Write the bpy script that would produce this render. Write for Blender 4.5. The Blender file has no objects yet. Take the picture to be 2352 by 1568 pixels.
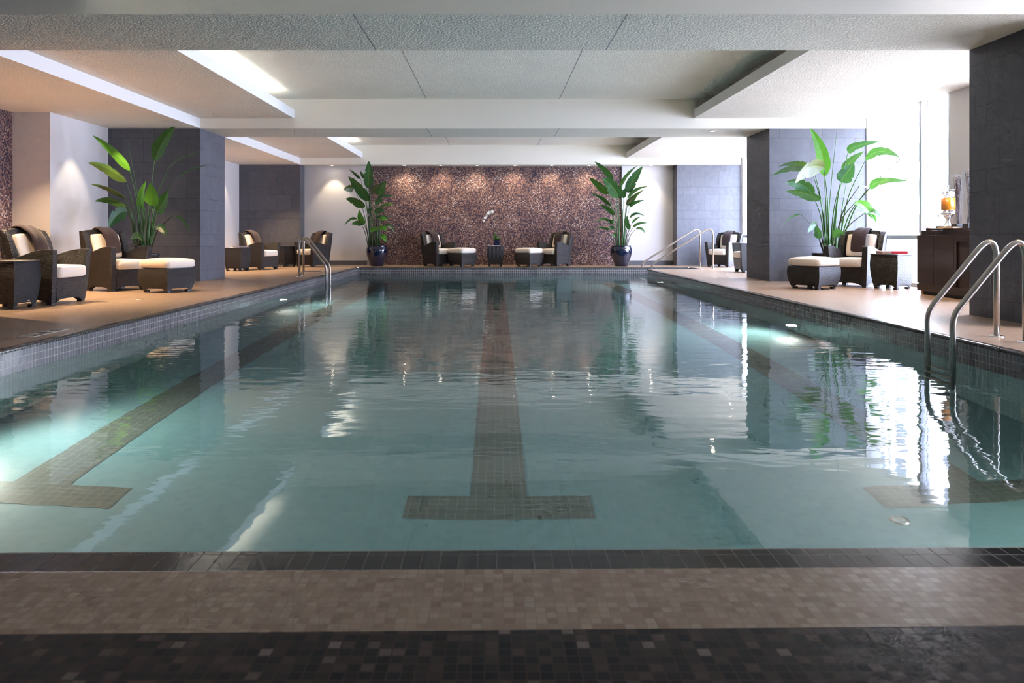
import bpy, bmesh, math, random
from mathutils import Vector, Matrix
random.seed(7)
PI = math.pi
SC = bpy.context.scene
COL = SC.collection
F_PX, CX, CY, HC = 1700.0, 1138.0, 540.0, 0.8      # focal length in px, vanishing point, eye height


def at(px, py, Y):
    """the point seen at photo pixel (px, py) when it stands at distance Y"""
    return Vector(((px - CX) / F_PX * Y, Y, HC - (py - CY) / F_PX * Y))


# ------------------------------------------------------------------ mesh helpers
class MB:
    def __init__(s):
        s.v = []; s.f = []; s.m = []; s.sm = []

    def add(s, verts, faces, mi=0, smooth=False):
        b = len(s.v)
        s.v += [tuple(v) for v in verts]
        for f in faces:
            s.f.append(tuple(b + i for i in f)); s.m.append(mi); s.sm.append(smooth)
        return s

    def box(s, x0, x1, y0, y1, z0, z1, mi=0, mats=None):
        v = [(x0, y0, z0), (x1, y0, z0), (x1, y1, z0), (x0, y1, z0), (x0, y0, z1), (x1, y0, z1), (x1, y1, z1), (x0, y1, z1)]
        f = [(0, 3, 2, 1), (4, 5, 6, 7), (0, 1, 5, 4), (2, 3, 7, 6), (1, 2, 6, 5), (3, 0, 4, 7)]
        if mats is None:
            mats = [mi] * 6
        for ff, mm in zip(f, mats):
            b = len(s.v)
            s.v += [v[i] for i in ff]
            s.f.append((b, b + 1, b + 2, b + 3)); s.m.append(mm); s.sm.append(False)
        return s

    def quad(s, a, b, c, d, mi=0):
        return s.add([a, b, c, d], [(0, 1, 2, 3)], mi)

    def tube(s, pts, r, n=12, mi=0, cap=True, radii=None):
        pts = [Vector(p) for p in pts]
        rings = []
        up = None
        for i, p in enumerate(pts):
            t = (pts[min(i + 1, len(pts) - 1)] - pts[max(i - 1, 0)]).normalized()
            if up is None:
                up = t.orthogonal().normalized()
            else:
                up = (up - t * up.dot(t))
                up = up.normalized() if up.length > 1e-6 else t.orthogonal().normalized()
            sd = t.cross(up)
            rr = radii[i] if radii else r
            rings.append([p + (up * math.cos(2 * PI * k / n) + sd * math.sin(2 * PI * k / n)) * rr for k in range(n)])
        v = [q for ring in rings for q in ring]
        f = []
        for i in range(len(rings) - 1):
            for k in range(n):
                k2 = (k + 1) % n
                f.append((i * n + k, i * n + k2, (i + 1) * n + k2, (i + 1) * n + k))
        s.add(v, f, mi, True)
        if cap:
            s.add(rings[0], [tuple(reversed(range(n)))], mi)
            s.add(rings[-1], [tuple(range(n))], mi)
        return s

    def lathe(s, prof, n=32, c=(0, 0, 0), mi=0, smooth=True):
        v = []
        for r, z in prof:
            for k in range(n):
                a = 2 * PI * k / n
                v.append((c[0] + r * math.cos(a), c[1] + r * math.sin(a), c[2] + z))
        f = []
        for i in range(len(prof) - 1):
            for k in range(n):
                k2 = (k + 1) % n
                f.append((i * n + k, i * n + k2, (i + 1) * n + k2, (i + 1) * n + k))
        return s.add(v, f, mi, smooth)

    def build(s, name, mats, parent=None, bevel=0, seg=2, smooth=None, matrix=None, subsurf=0, fixn=True):
        me = bpy.data.meshes.new(name)
        me.from_pydata(s.v, [], s.f)
        if not isinstance(mats, (list, tuple)):
            mats = [mats]
        for m in mats:
            me.materials.append(m)
        for p, mi, sm in zip(me.polygons, s.m, s.sm):
            p.material_index = mi
            p.use_smooth = sm if smooth is None else smooth
        if fixn or bevel:
            bm = bmesh.new(); bm.from_mesh(me)
            bmesh.ops.remove_doubles(bm, verts=bm.verts, dist=1e-5)
            if fixn:
                bmesh.ops.recalc_face_normals(bm, faces=bm.faces)
            if bevel:
                es = [e for e in bm.edges if len(e.link_faces) == 2 and e.calc_face_angle(0) > 0.5]
                bmesh.ops.bevel(bm, geom=es, offset=bevel, segments=seg, profile=0.5, affect='EDGES', clamp_overlap=True)
            if smooth:
                for f in bm.faces:
                    f.smooth = True
            bm.to_mesh(me); bm.free()
        if matrix is not None:
            me.transform(matrix)
        o = bpy.data.objects.new(name, me)
        COL.objects.link(o)
        if parent is not None:
            o.parent = parent
        if subsurf:
            md = o.modifiers.new('subsurf', 'SUBSURF'); md.levels = subsurf; md.render_levels = subsurf
        return o


def tag(o, label, cat, group=None):
    o['label'] = label; o['category'] = cat
    if group:
        o['group'] = group
    elif 'group' in o:
        del o['group']
    return o


def empty(name, loc=(0, 0, 0), rz=0.0, label=None, cat=None, group=None):
    o = bpy.data.objects.new(name, None)
    COL.objects.link(o); o.location = loc; o.rotation_euler = (0, 0, rz); o.empty_display_size = 0.1
    if label:
        tag(o, label, cat, group)
    return o


def copy_tree(o, parent=None):
    c = o.copy(); COL.objects.link(c)
    if parent is not None:
        c.parent = parent
    for ch in list(o.children):
        copy_tree(ch, c)
    return c


def struct(o, label=None):
    o['kind'] = 'structure'
    if label:
        o['label'] = label
    return o


# ------------------------------------------------------------------ materials
class N:
    """tiny node builder"""
    def __init__(s, name):
        s.mat = bpy.data.materials.new(name); s.mat.use_nodes = True
        s.nt = s.mat.node_tree; s.nt.nodes.clear()
        s.out = s.nt.nodes.new('ShaderNodeOutputMaterial')

    def n(s, typ, **kw):
        nd = s.nt.nodes.new(typ)
        for k, v in kw.items():
            setattr(nd, k, v)
        return nd

    def l(s, a, b):
        s.nt.links.new(a, b)

    def m(s, op, a, b=None, c=None):
        nd = s.nt.nodes.new('ShaderNodeMath'); nd.operation = op
        for i, x in enumerate((a, b, c)):
            if x is None:
                continue
            if isinstance(x, (int, float)):
                nd.inputs[i].default_value = x
            else:
                s.l(x, nd.inputs[i])
        return nd.outputs[0]

    def mix(s, fac, a, b, blend='MIX'):
        nd = s.nt.nodes.new('ShaderNodeMix'); nd.data_type = 'RGBA'; nd.blend_type = blend
        for sock, x in ((nd.inputs[0], fac), (nd.inputs[6], a), (nd.inputs[7], b)):
            if isinstance(x, (int, float)):
                sock.default_value = x
            elif isinstance(x, tuple):
                sock.default_value = (x[0], x[1], x[2], 1)
            else:
                s.l(x, sock)
        return nd.outputs[2]

    def ramp(s, fac, stops, interp='LINEAR'):
        nd = s.nt.nodes.new('ShaderNodeValToRGB'); cr = nd.color_ramp; cr.interpolation = interp
        while len(cr.elements) < len(stops):
            cr.elements.new(0.5)
        for e, (p, c) in zip(cr.elements, stops):
            e.position = p; e.color = (c[0], c[1], c[2], 1)
        s.l(fac, nd.inputs[0])
        return nd.outputs[0]

    def noise(s, vec, scale, detail=2, rough=0.5):
        nd = s.n('ShaderNodeTexNoise'); nd.inputs['Scale'].default_value = scale
        nd.inputs['Detail'].default_value = detail; nd.inputs['Roughness'].default_value = rough
        if vec is not None:
            s.l(vec, nd.inputs['Vector'])
        return nd.outputs['Fac']

    def pbr(s, col, rough=0.5, metal=0.0, normal=None, spec=0.5, sheen=0, coat=0, coat_r=0.05, trans=0, ior=None, emis=None, es=0):
        b = s.n('ShaderNodeBsdfPrincipled')
        for nm, x in (('Base Color', col), ('Roughness', rough), ('Metallic', metal)):
            if isinstance(x, tuple):
                b.inputs[nm].default_value = (x[0], x[1], x[2], 1)
            elif isinstance(x, (int, float)):
                b.inputs[nm].default_value = x
            else:
                s.l(x, b.inputs[nm])
        b.inputs['Specular IOR Level'].default_value = spec
        b.inputs['Sheen Weight'].default_value = sheen
        b.inputs['Coat Weight'].default_value = coat; b.inputs['Coat Roughness'].default_value = coat_r
        b.inputs['Transmission Weight'].default_value = trans
        if ior:
            b.inputs['IOR'].default_value = ior
        if emis:
            b.inputs['Emission Color'].default_value = (*emis, 1); b.inputs['Emission Strength'].default_value = es
        if normal is not None:
            s.l(normal, b.inputs['Normal'])
        s.l(b.outputs[0], s.out.inputs[0])
        return b

    def bump(s, h, strength=0.3, dist=0.01, normal=None):
        nd = s.n('ShaderNodeBump'); nd.inputs['Strength'].default_value = strength; nd.inputs['Distance'].default_value = dist
        s.l(h, nd.inputs['Height'])
        if normal is not None:
            s.l(normal, nd.inputs['Normal'])
        return nd.outputs[0]


def simple(name, col, rough=0.5, metal=0.0, **kw):
    a = N(name); a.pbr(col, rough, metal, **kw); return a.mat


def tile_mat(name, ax, su, sv, grout, stops, gcol, rough=0.3, tilt=0.0, bump=0.002, spec=0.5, stagger=0.0,
             cloud=None, interp='LINEAR', coat=0.0, off=(0, 0), vary=0.0):
    a = N(name)
    geo = a.n('ShaderNodeNewGeometry'); sep = a.n('ShaderNodeSeparateXYZ'); a.l(geo.outputs['Position'], sep.inputs[0])
    u = sep.outputs['XYZ'.index(ax[0])]; v = sep.outputs['XYZ'.index(ax[1])]
    u = a.m('DIVIDE', a.m('ADD', u, 50 + off[0]), su); v = a.m('DIVIDE', a.m('ADD', v, 50 + off[1]), sv)
    fv = a.m('FLOOR', v)
    if stagger:
        u = a.m('ADD', u, a.m('MULTIPLY', fv, stagger))
    fu = a.m('FLOOR', u)
    cell = a.n('ShaderNodeCombineXYZ'); a.l(fu, cell.inputs[0]); a.l(fv, cell.inputs[1])
    wn = a.n('ShaderNodeTexWhiteNoise', noise_dimensions='2D'); a.l(cell.outputs[0], wn.inputs['Vector'])
    du = a.m('ABSOLUTE', a.m('SUBTRACT', a.m('FRACT', u), 0.5)); dv = a.m('ABSOLUTE', a.m('SUBTRACT', a.m('FRACT', v), 0.5))
    gu = a.m('GREATER_THAN', du, 0.5 - grout / su / 2); gv = a.m('GREATER_THAN', dv, 0.5 - grout / sv / 2)
    g = a.m('MAXIMUM', gu, gv)
    fac = wn.outputs['Value']
    if cloud:
        nz = a.noise(geo.outputs['Position'], cloud[0], 3, 0.6)
        nz = a.m('MULTIPLY', a.m('SUBTRACT', nz, 0.5), cloud[1])
        fac = a.m('ADD', fac, nz)
    col = a.ramp(fac, stops, interp)
    col = a.mix(g, col, gcol)
    nrm = None
    if bump:
        nrm = a.bump(a.m('SUBTRACT', 1.0, g), 0.6, bump)
    if tilt:
        vs = a.n('ShaderNodeVectorMath', operation='SUBTRACT'); a.l(wn.outputs['Color'], vs.inputs[0]); vs.inputs[1].default_value = (0.5, 0.5, 0.5)
        sc = a.n('ShaderNodeVectorMath', operation='SCALE'); a.l(vs.outputs[0], sc.inputs[0]); sc.inputs['Scale'].default_value = tilt
        ad = a.n('ShaderNodeVectorMath', operation='ADD'); a.l(sc.outputs[0], ad.inputs[0])
        if nrm is not None:
            a.l(nrm, ad.inputs[1])
        else:
            a.l(geo.outputs['Normal'], ad.inputs[1])
        nn = a.n('ShaderNodeVectorMath', operation='NORMALIZE'); a.l(ad.outputs[0], nn.inputs[0]); nrm = nn.outputs[0]
    r = a.m('ADD', a.m('MULTIPLY', g, 0.4), rough)
    a.pbr(col, r, 0.0, nrm, spec=spec, coat=coat, coat_r=0.18)
    return a.mat


def slate_mat(name, ax, tint=1.0):
    a = N(name)
    geo = a.n('ShaderNodeNewGeometry'); sep = a.n('ShaderNodeSeparateXYZ'); a.l(geo.outputs['Position'], sep.inputs[0])
    u = sep.outputs['XYZ'.index(ax)]; z = sep.outputs[2]
    zz = a.m('ADD', z, 10 * 0.63 + 0.03)
    k = a.m('DIVIDE', zz, 0.63); row = a.m('FLOOR', k); fr = a.m('MULTIPLY', a.m('FRACT', k), 0.63)
    tall = a.m('GREATER_THAN', fr, 0.21)
    uu = a.m('DIVIDE', a.m('ADD', a.m('ADD', u, 40.06), a.m('MULTIPLY', tall, 0.19)), 0.375)
    fu = a.m('FLOOR', uu)
    du = a.m('MULTIPLY', a.m('SUBTRACT', 0.5, a.m('ABSOLUTE', a.m('SUBTRACT', a.m('FRACT', uu), 0.5))), 0.375)
    dz = a.m('MINIMUM', a.m('MINIMUM', fr, a.m('SUBTRACT', 0.63, fr)), a.m('ABSOLUTE', a.m('SUBTRACT', fr, 0.21)))
    g = a.m('LESS_THAN', a.m('MINIMUM', du, dz), 0.0022)
    cell = a.n('ShaderNodeCombineXYZ'); a.l(fu, cell.inputs[0]); a.l(a.m('ADD', a.m('MULTIPLY', row, 2), tall), cell.inputs[1])
    wn = a.n('ShaderNodeTexWhiteNoise', noise_dimensions='2D'); a.l(cell.outputs[0], wn.inputs['Vector'])
    n1 = a.noise(geo.outputs['Position'], 9, 5, 0.65); n2 = a.noise(geo.outputs['Position'], 90, 2, 0.5)
    v = a.m('ADD', a.m('MULTIPLY', wn.outputs['Value'], 0.14), a.m('ADD', a.m('MULTIPLY', n1, 0.60), a.m('MULTIPLY', n2, 0.2)))
    col = a.ramp(v, [(0.2, (0.066 * tint, 0.068 * tint, 0.080 * tint)), (0.85, (0.130 * tint, 0.131 * tint, 0.148 * tint))])
    col = a.mix(g, col, (0.03, 0.03, 0.034))
    h = a.m('SUBTRACT', a.m('ADD', a.m('MULTIPLY', n1, 0.6), a.m('MULTIPLY', n2, 0.4)), g)
    a.pbr(col, 0.55, 0, a.bump(h, 0.5, 0.004))
    return a.mat


def popcorn(name, col, scale=70, joints=()):
    a = N(name)
    geo = a.n('ShaderNodeNewGeometry')
    n1 = a.noise(geo.outputs['Position'], scale, 3, 0.6); n2 = a.noise(geo.outputs['Position'], 1.2, 2, 0.5)
    v = a.m('ADD', a.m('MULTIPLY', n1, 0.75), a.m('MULTIPLY', n2, 0.25))
    c = a.ramp(v, [(0.3, tuple(x * 0.86 for x in col)), (0.65, col)])
    sep = a.n('ShaderNodeSeparateXYZ'); a.l(geo.outputs['Position'], sep.inputs[0])
    for x in joints:
        g = a.m('LESS_THAN', a.m('ABSOLUTE', a.m('SUBTRACT', sep.outputs[0], x)), 0.006)
        c = a.mix(g, c, (0.28, 0.29, 0.29))
    a.pbr(c, 0.9, 0, a.bump(n1, 0.9, 0.012), spec=0.2)
    return a.mat


def plaster(name, col):
    a = N(name); geo = a.n('ShaderNodeNewGeometry')
    n1 = a.noise(geo.outputs['Position'], 25, 3, 0.5)
    a.pbr(col, 0.75, 0, a.bump(n1, 0.15, 0.003), spec=0.3)
    return a.mat


def wicker(name, vertical=False):
    a = N(name)
    tc = a.n('ShaderNodeTexCoord'); sep = a.n('ShaderNodeSeparateXYZ'); a.l(tc.outputs['Object'], sep.inputs[0])
    u = a.m('ADD', sep.outputs[0], sep.outputs[1]); v = a.m('ADD', sep.outputs[2], a.m('MULTIPLY', a.m('SUBTRACT', sep.outputs[0], sep.outputs[1]), 0.0))
    if vertical:
        h = a.m('ADD', a.m('MULTIPLY', a.m('SINE', a.m('MULTIPLY', u, 2 * PI / 0.034)), 0.5), 0.5)
    else:
        uu = a.m('DIVIDE', u, 0.021); vv = a.m('DIVIDE', v, 0.0125)
        rowp = a.m('MULTIPLY', a.m('FLOOR', vv), 0.5)
        su = a.m('ABSOLUTE', a.m('SINE', a.m('MULTIPLY', a.m('ADD', uu, rowp), PI)))
        sv = a.m('ABSOLUTE', a.m('SINE', a.m('MULTIPLY', vv, PI)))
        h = a.m('MULTIPLY', a.m('POWER', su, 0.8), a.m('POWER', sv, 0.8))
    col = a.ramp(h, [(0.25, (0.0025, 0.002, 0.002)), (0.9, (0.026, 0.021, 0.019))])  # strand highlights and shaded gaps are put into the colour
    a.pbr(col, 0.36, 0, a.bump(h, 1.0, 0.004), spec=0.55)
    return a.mat


def fabric(name, col, rough=0.85, sc=300, sheen=0.3, st=0.3):
    a = N(name); tc = a.n('ShaderNodeTexCoord')
    n1 = a.noise(tc.outputs['Object'], sc, 2, 0.5); n2 = a.noise(tc.outputs['Object'], 6, 3, 0.5)
    c = a.ramp(n1, [(0.3, tuple(x * 0.85 for x in col)), (0.7, col)])
    nb = a.bump(n2, 0.25, 0.02)
    a.pbr(c, rough, 0, a.bump(n1, st, 0.002, nb), sheen=sheen, spec=0.3)
    return a.mat


def leaf_mat(name, c1, c2, trans=0.22):
    a = N(name); geo = a.n('ShaderNodeNewGeometry'); uv = a.n('ShaderNodeUVMap')
    sep = a.n('ShaderNodeSeparateXYZ'); a.l(uv.outputs[0], sep.inputs[0])
    w = a.m('SINE', a.m('MULTIPLY', sep.outputs[1], 420)); w = a.m('ADD', a.m('MULTIPLY', w, 0.5), 0.5)
    rib = a.m('LESS_THAN', a.m('ABSOLUTE', a.m('SUBTRACT', sep.outputs[0], 0.5)), 0.018)
    n1 = a.noise(geo.outputs['Position'], 6, 3, 0.6)
    c = a.ramp(n1, [(0.3, c1), (0.7, c2)])
    c = a.mix(a.m('MULTIPLY', w, 0.07), c, (0.02, 0.06, 0.02))
    c = a.mix(a.m('MULTIPLY', rib, 0.7), c, (0.22, 0.34, 0.08))
    nb = a.bump(w, 0.2, 0.002)
    b = a.pbr(c, 0.36, 0, nb, spec=0.5)
    tr = a.n('ShaderNodeBsdfTranslucent'); a.l(a.mix(0.5, c, (0.16, 0.42, 0.05)), tr.inputs[0])
    mx = a.n('ShaderNodeMixShader'); mx.inputs[0].default_value = trans
    a.l(b.outputs[0], mx.inputs[1]); a.l(tr.outputs[0], mx.inputs[2]); a.l(mx.outputs[0], a.out.inputs[0])
    return a.mat


def emit(name, col, st):
    a = N(name); e = a.n('ShaderNodeEmission'); e.inputs[0].default_value = (*col, 1); e.inputs[1].default_value = st
    a.l(e.outputs[0], a.out.inputs[0]); return a.mat


def pane_mat(name, tint=(0.96, 0.98, 0.98), refl=0.5, r0=0.03):
    a = N(name); geo = a.n('ShaderNodeNewGeometry'); dt = a.n('ShaderNodeVectorMath', operation='DOT_PRODUCT')
    a.l(geo.outputs['Normal'], dt.inputs[0]); a.l(geo.outputs['Incoming'], dt.inputs[1])
    k = a.m('POWER', a.m('SUBTRACT', 1.0, a.m('ABSOLUTE', dt.outputs['Value'])), 5.0); k = a.m('ADD', a.m('MULTIPLY', k, refl), r0)
    t = a.n('ShaderNodeBsdfTransparent'); t.inputs[0].default_value = (*tint, 1)
    g = a.n('ShaderNodeBsdfGlossy'); g.inputs['Roughness'].default_value = 0.02
    mx = a.n('ShaderNodeMixShader'); a.l(k, mx.inputs[0]); a.l(t.outputs[0], mx.inputs[1]); a.l(g.outputs[0], mx.inputs[2])
    a.l(mx.outputs[0], a.out.inputs[0]); return a.mat


def water_mat():
    a = N('pool_water'); geo = a.n('ShaderNodeNewGeometry')
    mp = a.n('ShaderNodeMapping'); a.l(geo.outputs['Position'], mp.inputs[0]); mp.inputs['Scale'].default_value = (0.7, 1.6, 1)
    n1 = a.noise(mp.outputs[0], 1.6, 2, 0.5)
    mp2 = a.n('ShaderNodeMapping'); a.l(geo.outputs['Position'], mp2.inputs[0]); mp2.inputs['Scale'].default_value = (1.0, 2.2, 1)
    n2 = a.noise(mp2.outputs[0], 5.0, 2, 0.5)
    sy = a.n('ShaderNodeSeparateXYZ'); a.l(geo.outputs['Position'], sy.inputs[0])
    mr = a.n('ShaderNodeMapRange'); mr.interpolation_type = 'SMOOTHSTEP'; a.l(sy.outputs[1], mr.inputs['Value'])
    mr.inputs['From Min'].default_value = 2.2; mr.inputs['From Max'].default_value = 5.0; mr.inputs['To Min'].default_value = 0.25; mr.inputs['To Max'].default_value = 1.15
    patch = a.noise(geo.outputs['Position'], 0.35, 1, 0.5); patch = a.m('MULTIPLY', a.m('ADD', patch, 0.25), mr.outputs[0])
    n1 = a.m('MULTIPLY', n1, patch); n2 = a.m('MULTIPLY', n2, patch)
    nb = a.bump(n1, 1.0, WATER[0]); nb = a.bump(n2, 1.0, WATER[1], nb)
    fr = a.n('ShaderNodeFresnel'); fr.inputs[0].default_value = 1.333; a.l(nb, fr.inputs['Normal'])
    rf = a.n('ShaderNodeBsdfRefraction'); rf.inputs['IOR'].default_value = 1.333; rf.inputs['Roughness'].default_value = 0.0
    rf.inputs['Color'].default_value = (0.90, 0.98, 0.97, 1); a.l(nb, rf.inputs['Normal'])
    gl = a.n('ShaderNodeBsdfGlossy'); gl.inputs['Roughness'].default_value = 0.02; a.l(nb, gl.inputs['Normal'])
    mx = a.n('ShaderNodeMixShader'); a.l(fr.outputs[0], mx.inputs[0]); a.l(rf.outputs[0], mx.inputs[1]); a.l(gl.outputs[0], mx.inputs[2])
    a.l(mx.outputs[0], a.out.inputs[0]); return a.mat


WATER = (0.006, 0.0019)
M = {}
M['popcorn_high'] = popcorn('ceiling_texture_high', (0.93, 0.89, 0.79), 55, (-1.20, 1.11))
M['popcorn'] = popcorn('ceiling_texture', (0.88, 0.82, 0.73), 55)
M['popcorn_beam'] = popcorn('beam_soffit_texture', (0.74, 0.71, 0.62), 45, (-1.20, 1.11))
M['white'] = plaster('white_plaster', (0.80, 0.79, 0.76))
M['fascia'] = plaster('fascia_plaster', (0.84, 0.79, 0.68))
M['wallwhite'] = plaster('wall_plaster', (0.60, 0.575, 0.56))
M['slateX'] = slate_mat('slate_cladding_x', 'X'); M['slateY'] = slate_mat('slate_cladding_y', 'Y')
MOS = [(0.0, (0.030, 0.022, 0.050)), (0.3, (0.085, 0.052, 0.062)), (0.55, (0.19, 0.105, 0.085)), (0.85, (0.30, 0.17, 0.13)), (0.97, (0.40, 0.27, 0.22)), (1.0, (0.52, 0.44, 0.42))]
M['mosaicX'] = tile_mat('brown_glass_mosaic_far', 'XZ', 0.0245, 0.0245, 0.0032, MOS, (0.07, 0.055, 0.055), 0.25, tilt=0.06, cloud=(1.6, 0.9), bump=0)
M['mosaicY'] = tile_mat('brown_glass_mosaic_side', 'YZ', 0.0245, 0.0245, 0.0032, MOS, (0.09, 0.07, 0.07), 0.22, tilt=0.10, cloud=(1.6, 0.6), bump=0)
DM = [(0.0, (0.006, 0.006, 0.007)), (0.45, (0.018, 0.013, 0.010)), (0.8, (0.045, 0.028, 0.020)), (0.97, (0.08, 0.055, 0.04)), (1.0, (0.22, 0.17, 0.14))]
M['darkmos'] = tile_mat('dark_floor_mosaic', 'XY', 0.0255, 0.0255, 0.0028, DM, (0.075, 0.052, 0.042), 0.28, tilt=0.03, bump=0.001, spec=0.2)
FL = [(0.0, (0.26, 0.16, 0.10)), (0.25, (0.31, 0.205, 0.13)), (0.7, (0.36, 0.25, 0.165)), (1.0, (0.40, 0.29, 0.20))]
M['floor'] = tile_mat('beige_floor_mosaic', 'XY', 0.0225, 0.0225, 0.0022, FL, (0.30, 0.235, 0.18), 0.30, tilt=0.02, bump=0.0008, spec=0.35)
CP = [(0.0, (0.018, 0.015, 0.014)), (1.0, (0.032, 0.028, 0.025))]
M['coping'] = tile_mat('dark_coping_tile', 'XY', 0.046, 0.125, 0.003, CP, (0.14, 0.125, 0.105), 0.16, bump=0.0008, off=(0, 0.02), spec=0.35)
M['bullX'] = tile_mat('bullnose_tile_x', 'XZ', 0.023, 0.08, 0.0028, CP, (0.22, 0.20, 0.16), 0.18, bump=0.0008)
M['bullY'] = tile_mat('bullnose_tile_y', 'YZ', 0.025, 0.12, 0.0028, CP, (0.16, 0.13, 0.10), 0.18, bump=0.0008)
WL = [(0.0, (0.085, 0.078, 0.082)), (1.0, (0.14, 0.13, 0.14))]
M['bandX'] = tile_mat('waterline_tile_x', 'XZ', 0.0505, 0.054, 0.0045, WL, (0.50, 0.50, 0.46), 0.22, bump=0.001, coat=1.0, off=(0, 0.028))
M['bandY'] = tile_mat('waterline_tile_y', 'YZ', 0.040, 0.056, 0.0030, WL, (0.42, 0.40, 0.34), 0.22, bump=0.001, coat=1.0, off=(0, 0.028))
PT = [(0.0, (0.135, 0.25, 0.275)), (1.0, (0.155, 0.275, 0.30))]
M['poolXZ'] = tile_mat('aqua_tile_x', 'XZ', 0.0505, 0.054, 0.003, PT, (0.40, 0.52, 0.50), 0.3, bump=0, off=(0, 0.028))
M['poolYZ'] = tile_mat('aqua_tile_y', 'YZ', 0.0505, 0.056, 0.003, PT, (0.40, 0.52, 0.50), 0.3, bump=0, off=(0, 0.028))
M['poolXY'] = tile_mat('aqua_tile_floor', 'XY', 0.0505, 0.0505, 0.002, PT, (0.175, 0.305, 0.325), 0.3, bump=0)
LN = [(0.0, (0.085, 0.10, 0.09)), (1.0, (0.10, 0.118, 0.105))]
M['lane'] = tile_mat('dark_lane_tile', 'XY', 0.0505, 0.0505, 0.0035, LN, (0.17, 0.21, 0.19), 0.3, bump=0)
M['wicker'] = wicker('dark_wicker'); M['wicker_v'] = wicker('ribbed_dark_wicker', True)
M['foot'] = simple('dark_foot', (0.012, 0.010, 0.010), 0.4)
M['cream'] = fabric('cream_canvas', (0.76, 0.67, 0.56), 0.8)
M['towel'] = fabric('brown_towel', (0.030, 0.016, 0.015), 0.95, 180, 0.15, 0.8)
M['steel'] = simple('brushed_steel', (0.48, 0.44, 0.40), 0.28, 1.0)
M['chrome'] = simple('polished_chrome', (0.75, 0.73, 0.70), 0.08, 1.0)
M['navy'] = simple('navy_glaze', (0.004, 0.007, 0.028), 0.08, 0, coat=1.0)
M['blackpot'] = simple('black_planter', (0.012, 0.012, 0.013), 0.3)
M['soil'] = simple('dark_soil', (0.03, 0.02, 0.012), 0.95)
M['leaf'] = leaf_mat('banana_leaf', (0.020, 0.085, 0.020), (0.038, 0.135, 0.030))
M['leaf_bright'] = leaf_mat('young_leaf', (0.06, 0.25, 0.015), (0.10, 0.34, 0.03), 0.35)
M['leaf_dark'] = leaf_mat('old_leaf', (0.015, 0.075, 0.025), (0.03, 0.12, 0.04), 0.2)
M['leaf_dry'] = leaf_mat('olive_leaf', (0.070, 0.085, 0.022), (0.10, 0.115, 0.035), 0.2)
M['stalk'] = simple('green_stalk', (0.05, 0.14, 0.035), 0.45)
M['stalk_brown'] = simple('brown_green_stalk', (0.055, 0.06, 0.03), 0.6)
M['orchid'] = simple('orchid_petal', (0.85, 0.83, 0.74), 0.5)
M['orchid_core'] = simple('orchid_core', (0.75, 0.6, 0.2), 0.5)
M['wood'] = None
a = N('dark_wenge_veneer'); tc = a.n('ShaderNodeTexCoord'); mp = a.n('ShaderNodeMapping'); a.l(tc.outputs['Object'], mp.inputs[0]); mp.inputs['Scale'].default_value = (3, 3, 60)
nz = a.noise(mp.outputs[0], 2.2, 4, 0.6)
a.pbr(a.ramp(nz, [(0.3, (0.016, 0.009, 0.008)), (0.7, (0.036, 0.020, 0.017))]), 0.35, 0, a.bump(nz, 0.1, 0.002)); M['wood'] = a.mat
M['wood_lt'] = simple('maple_block', (0.42, 0.25, 0.13), 0.5)
M['black'] = simple('black_base', (0.010, 0.010, 0.010), 0.5)
M['frame'] = simple('window_aluminium', (0.50, 0.52, 0.56), 0.35, 0.3)
M['pane'] = pane_mat('window_glass')
M['vglass'] = pane_mat('clear_glass', (0.93, 0.94, 0.94), 0.10, 0.006)
M['branch'] = simple('dark_twig', (0.055, 0.030, 0.030), 0.7)
M['paper'] = simple('white_paper', (0.75, 0.73, 0.70), 0.6)
M['mag'] = simple('magazine_cover', (0.22, 0.16, 0.16), 0.4)
M['red'] = simple('red_cover', (0.50, 0.02, 0.03), 0.4)
M['tan'] = simple('tan_cover', (0.35, 0.20, 0.15), 0.5)
M['linen'] = simple('tan_linen', (0.55, 0.38, 0.24), 0.8)
M['lamp_warm'] = emit('warm_lamp', (1.0, 0.86, 0.66), 30)
M['lamp_cove'] = emit('cove_tube', (1.0, 0.97, 0.92), 7)
M['lamp_pool'] = emit('pool_lamp', (1.0, 0.95, 0.80), 45)
M['ltrim'] = simple('white_light_trim', (0.8, 0.8, 0.78), 0.4)
M['ice'] = simple('ice_cubes', (0.86, 0.88, 0.90), 0.35)
M['tea'] = simple('iced_tea', (0.62, 0.22, 0.01), 0.15, 0, coat=1.0)
M['orange'] = simple('orange_slice', (0.85, 0.30, 0.02), 0.4)
M['mint'] = simple('mint_leaf', (0.05, 0.12, 0.03), 0.5)
M['numeral'] = simple('black_numeral_tile', (0.02, 0.02, 0.02), 0.35)
M['numeral_bg'] = simple('white_numeral_tile', (0.50, 0.47, 0.38), 0.35)
M['facade'] = simple('pale_facade', (0.62, 0.63, 0.65), 0.8)
M['fwin'] = simple('tower_window', (0.026, 0.031, 0.038), 0.2)
M['water'] = water_mat()

# ------------------------------------------------------------------ dimensions (metres; deck level 0, +Y away from the eye)
HB, HR, HS = 2.66, 3.164, 2.83                       # beam soffit, high ceiling, side ceiling
BEAMS = [(-0.36, 0.84), (6.24, 7.45), (12.88, 14.05), (19.46, 19.93)]
YB = 19.93
XLW, XLC, XLN = -6.74, -5.14, -7.31                  # left plaster wall, left column face, left niche wall
XRW, XRC = 6.45, 4.77                                # window wall, right column face
PX0, PX1, PYF = -3.43, 3.58, 18.5                    # pool
PZ = -1.48; WZ = -0.18
YBACK = -2.6


def near_edge(x): return 1.897 + 0.013 * x
def near_out(x): return 1.773 + 0.012 * x
def near_mos(x): return 1.500 + 0.016 * x


AX0, AX1, AY0 = 3.58, 4.83, 17.45                    # stair alcove of the pool

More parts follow.
